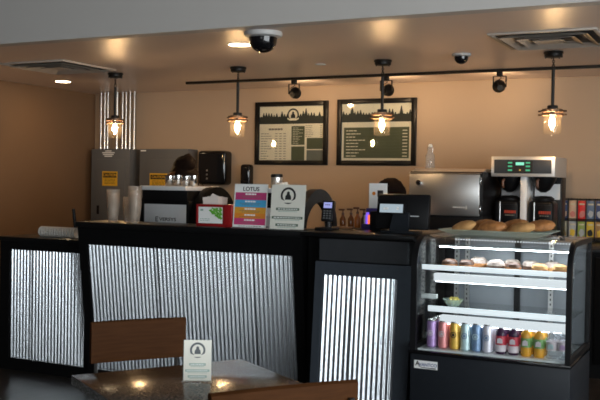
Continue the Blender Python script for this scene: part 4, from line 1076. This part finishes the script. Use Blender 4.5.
def person(label, loc_, rz, seated, hp, hcol, bun, top, hs):
    t = thing('person', label, 'person', loc_, rz)
    J = {}; E = []
    if not seated:
        pel = (0, 0, .86); ch = (.10, 0, 1.14); nk = (.17, 0, 1.26); J['pelvis'] = (pel, (.15, .11)); J['waist'] = ((.03, 0, .98), (.125, .09)); J['chest'] = (ch, (.15, .10)); J['neck'] = (nk, .055); J['skull'] = (hp, .06)
        for s, q in ((1, 'l'), (-1, 'r')):
            J[q+'hip'] = ((0, s*.09, .80), .095); J[q+'knee'] = ((.03, s*.10, .46), .062); J[q+'ankle'] = ((-.02, s*.10, .09), .042); J[q+'toe'] = ((.13, s*.115, .035), .035)
            J[q+'sh'] = ((.12, s*.17, 1.19), .058); J[q+'elbow'] = ((.16, s*.24, .95), .043); J[q+'wrist'] = ((.27, s*.17, .945), .029)
    else:
        J['pelvis'] = ((0, 0, .60), (.16, .12)); J['waist'] = ((.02, 0, .74), (.13, .10)); J['chest'] = ((.04, 0, .93), (.155, .11)); J['neck'] = ((.06, 0, 1.09), .055); J['skull'] = (hp, .06)
        for s, q in ((1, 'l'), (-1, 'r')):
            J[q+'hip'] = ((.05, s*.09, .585), .092); J[q+'knee'] = ((.42, s*.10, .56), .062); J[q+'ankle'] = ((.40, s*.10, .10), .042); J[q+'toe'] = ((.53, s*.11, .04), .035)
            J[q+'sh'] = ((.05, s*.175, 1.0), .058); J[q+'elbow'] = ((.10, s*.22, .77), .043); J[q+'wrist'] = ((.31, s*.14, .72), .029)
    E += [('pelvis', 'waist'), ('waist', 'chest'), ('chest', 'neck'), ('neck', 'skull')]
    for q in 'lr': E += [('pelvis', q+'hip'), (q+'hip', q+'knee'), (q+'knee', q+'ankle'), (q+'ankle', q+'toe'), ('chest', q+'sh'), (q+'sh', q+'elbow'), (q+'elbow', q+'wrist')]
    cl = dict(J); ce = list(E)
    for s, q in ((1, 'l'), (-1, 'r')): hand(J, E, q, J[q+'wrist'][0], (1, -s*.15, -.1), s)
    me = skin_body(J, E, 'body'); src = me.copy(); bm_ = bmesh.new(); bm_.from_mesh(me)
    R = head_mesh(bm_, hp, 0.8 if not seated else .35)
    bm_.to_mesh(me); bm_.free(); obj('body', me, 'skin', t)
    # clothes follow the body surface
    def garment(name, bones, off, m):
        g = bmesh.new(); g.from_mesh(src)
        def near(p):
            best = None
            for a_, c_ in E:
                A_, B_ = Vector(J[a_][0]), Vector(J[c_][0]); d = B_-A_; tt = max(0, min(1, (p-A_).dot(d)/max(d.length_squared, 1e-9)))
                rr = J[a_][1]; rr = max(rr) if isinstance(rr, tuple) else rr
                dd = (A_+d*tt-p).length-rr*.8
                if best is None or dd < best[0]: best = (dd, a_, c_, tt)
            return best
        kill = []
        for f_ in g.faces:
            _, a_, c_, tt = near(f_.calc_center_median()); lim = bones.get((a_, c_))
            if lim is None or not lim[0] <= tt <= lim[1]: kill.append(f_)
        bmesh.ops.delete(g, geom=kill, context='FACES'); g.normal_update()
        for v_ in g.verts: v_.co += v_.normal*off
        for _ in range(7): bmesh.ops.smooth_vert(g, verts=[v_ for v_ in g.verts if v_.is_boundary], factor=.5, use_axis_x=True, use_axis_y=True, use_axis_z=True)
        me_ = bpy.data.meshes.new(name); g.to_mesh(me_); g.free()
        return obj(name, me_, m, t)
    SB = {('pelvis', 'waist'): (.1, 1), ('waist', 'chest'): (0, 1), ('chest', 'neck'): (0, .55)}; TB = {('pelvis', 'waist'): (0, .9)}
    for q in 'lr':
        SB[('chest', q+'sh')] = (0, 1); SB[(q+'sh', q+'elbow')] = (0, .75)
        TB[('pelvis', q+'hip')] = (0, 1); TB[(q+'hip', q+'knee')] = (0, 1); TB[(q+'knee', q+'ankle')] = (0, .9)
    garment('shirt', SB, .010, top); garment('trousers', TB, .007, 'denim'); bpy.data.meshes.remove(src)
    for s, q in ((1, 'l'), (-1, 'r')):
        a_ = Vector(cl[q+'ankle'][0]); z_ = Vector(cl[q+'toe'][0]); b = MB(); b.box(a_.x-.06, z_.x+.05, z_.y-.05, z_.y+.045, 0, .085, .03, seg=3); obj('shoe', b, 'black_plastic', t)
    # hair
    b = MB(); b.ball((-.012, 0, .02), .115*hs, (1.02, .95, 1.02), 22)
    for v_ in b.bm.verts:
        p = v_.co
        if p.x > .045 and p.z < .04: p.x = .045+(p.x-.045)*.15
        if p.z < -.05: p.z = -.05+(p.z+.05)*(.7 if not bun else 1.3)
        k_ = noise.noise(Vector((p.x*16, p.y*16, p.z*5))); p += p.normalized()*(.012*k_+.006*noise.noise(p*70))
    bmesh.ops.transform(b.bm, matrix=R, verts=b.bm.verts[:])
    hr = obj('hair', b, hcol, t)
    if bun:
        b = MB(); b.ball((-.075, .03, .115), .078, (1.1, 1.25, .78), 18)
        for v_ in b.bm.verts: v_.co += (v_.co-Vector((-.075, .03, .115))).normalized()*(.016*noise.noise(v_.co*22)+.008*noise.noise(v_.co*70))
        bmesh.ops.transform(b.bm, matrix=R, verts=b.bm.verts[:]); obj('hair_bun', b, hcol, hr)
        b = MB()
        cam_d, lf, upd = Vector((.70, 0, .72)), Vector((0, -1, 0)), Vector((-.72, 0, .70))
        for k in range(4):
            pts = []
            for q in range(7):
                f_ = q/6; bb = .95-1.15*f_; cc = .02+.06*k*(.5+f_*.4)-.25*(1-f_)**2+.18*f_; aa = math.sqrt(max(.02, 1-bb*bb-cc*cc))
                pts.append(Vector((-.012, 0, .02))+(cam_d*aa+lf*bb+upd*cc).normalized()*(.133+.004*math.sin(k*2.1+q)))
            b.tube(pts, [.003, .007, .009, .010, .009, .006, .002], 6)
        bmesh.ops.transform(b.bm, matrix=R, verts=b.bm.verts[:]); obj('hair_streak', b, 'hair_light', hr, 'lighter brown streak of hair')
        b = MB()
        for k in range(12):
            s = -1 if k % 2 else 1; y_ = s*(.088+.012*random.random()); x_ = random.uniform(-.05, .05)
            b.tube([(x_, y_, .02), (x_+.01, y_*1.15, -.04), (x_+.02*random.random(), y_*(1.1+.3*random.random()), -.09-.03*random.random())], [.006, .005, .002], 6)
        bmesh.ops.transform(b.bm, matrix=R, verts=b.bm.verts[:]); obj('hair_locks', b, hcol, hr)
    return t
person('person with brown gathered hair bowing behind the left espresso machine', (-3.975, 6.27, 0), -PI/2-.2, False, Vector((.25, 0, 1.34)), 'hair_brown', True, 'shirt_black', 1.1)
person('person with short dark hair sitting behind the register monitor', (-2.30, 6.24, 0), PI-.15, True, Vector((.075, 0, 1.245)), 'hair_dark', False, 'shirt_black', 1.)
t = thing('stool', 'low round stool under the person behind the register', 'stool', (-2.30, 6.24, 0))
obj('seat', MB().lathe([(0, .455), (.15, .455), (.16, .465), (.155, .478), (0, .48)], n=28), 'black_plastic', t)
for k in range(4):
    a = PI/4+k*PI/2; obj('leg', MB().cyl((.11*math.cos(a), .11*math.sin(a), .456), (.17*math.cos(a), .17*math.sin(a), 0), .012, n=10), 'black_metal', t)

# ---------------------------------------------------------------- world and camera
wd = bpy.data.worlds.new('daylight'); scn.world = wd; wd.use_nodes = True
bgd = wd.node_tree.nodes['Background']; bgd.inputs['Color'].default_value = (.93, .965, 1., 1); bgd.inputs['Strength'].default_value = 12.4

f = 906.
vy = Vector((451, -10, f)).normalized(); vx = -Vector((-1820, -47, f)).normalized(); vx = (vx-vy*vx.dot(vy)).normalized(); vz = vx.cross(vy)
if vz.y > 0: vz = -vz
Rw = Matrix((vx, vy, vz))                 # rows: world axes in camera (right, down, forward)
right = Rw @ Vector((1, 0, 0)); up = -(Rw @ Vector((0, 1, 0))); back = -(Rw @ Vector((0, 0, 1)))
cm = Matrix(((right.x, up.x, back.x, 0), (right.y, up.y, back.y, 0), (right.z, up.z, back.z, 1.34), (0, 0, 0, 1)))
cd = bpy.data.cameras.new('camera'); cd.sensor_width = 36; cd.lens = f/600*36; cd.clip_start = .05
co = bpy.data.objects.new('camera', cd); COL.objects.link(co); co.matrix_world = cm; scn.camera = co
scn.view_settings.view_transform = 'Standard'; scn.view_settings.look = 'None'; scn.view_settings.gamma = 1; scn.view_settings.use_curve_mapping = False
scn.view_settings.exposure = 0.
scn.cycles.use_denoising = True; scn.cycles.use_adaptive_sampling = False; scn.cycles.filter_width = 1.7; scn.cycles.max_bounces = 10; scn.cycles.transparent_max_bounces = 24; scn.cycles.sample_clamp_indirect = 6
scn.cycles.caustics_reflective = False; scn.cycles.caustics_refractive = False
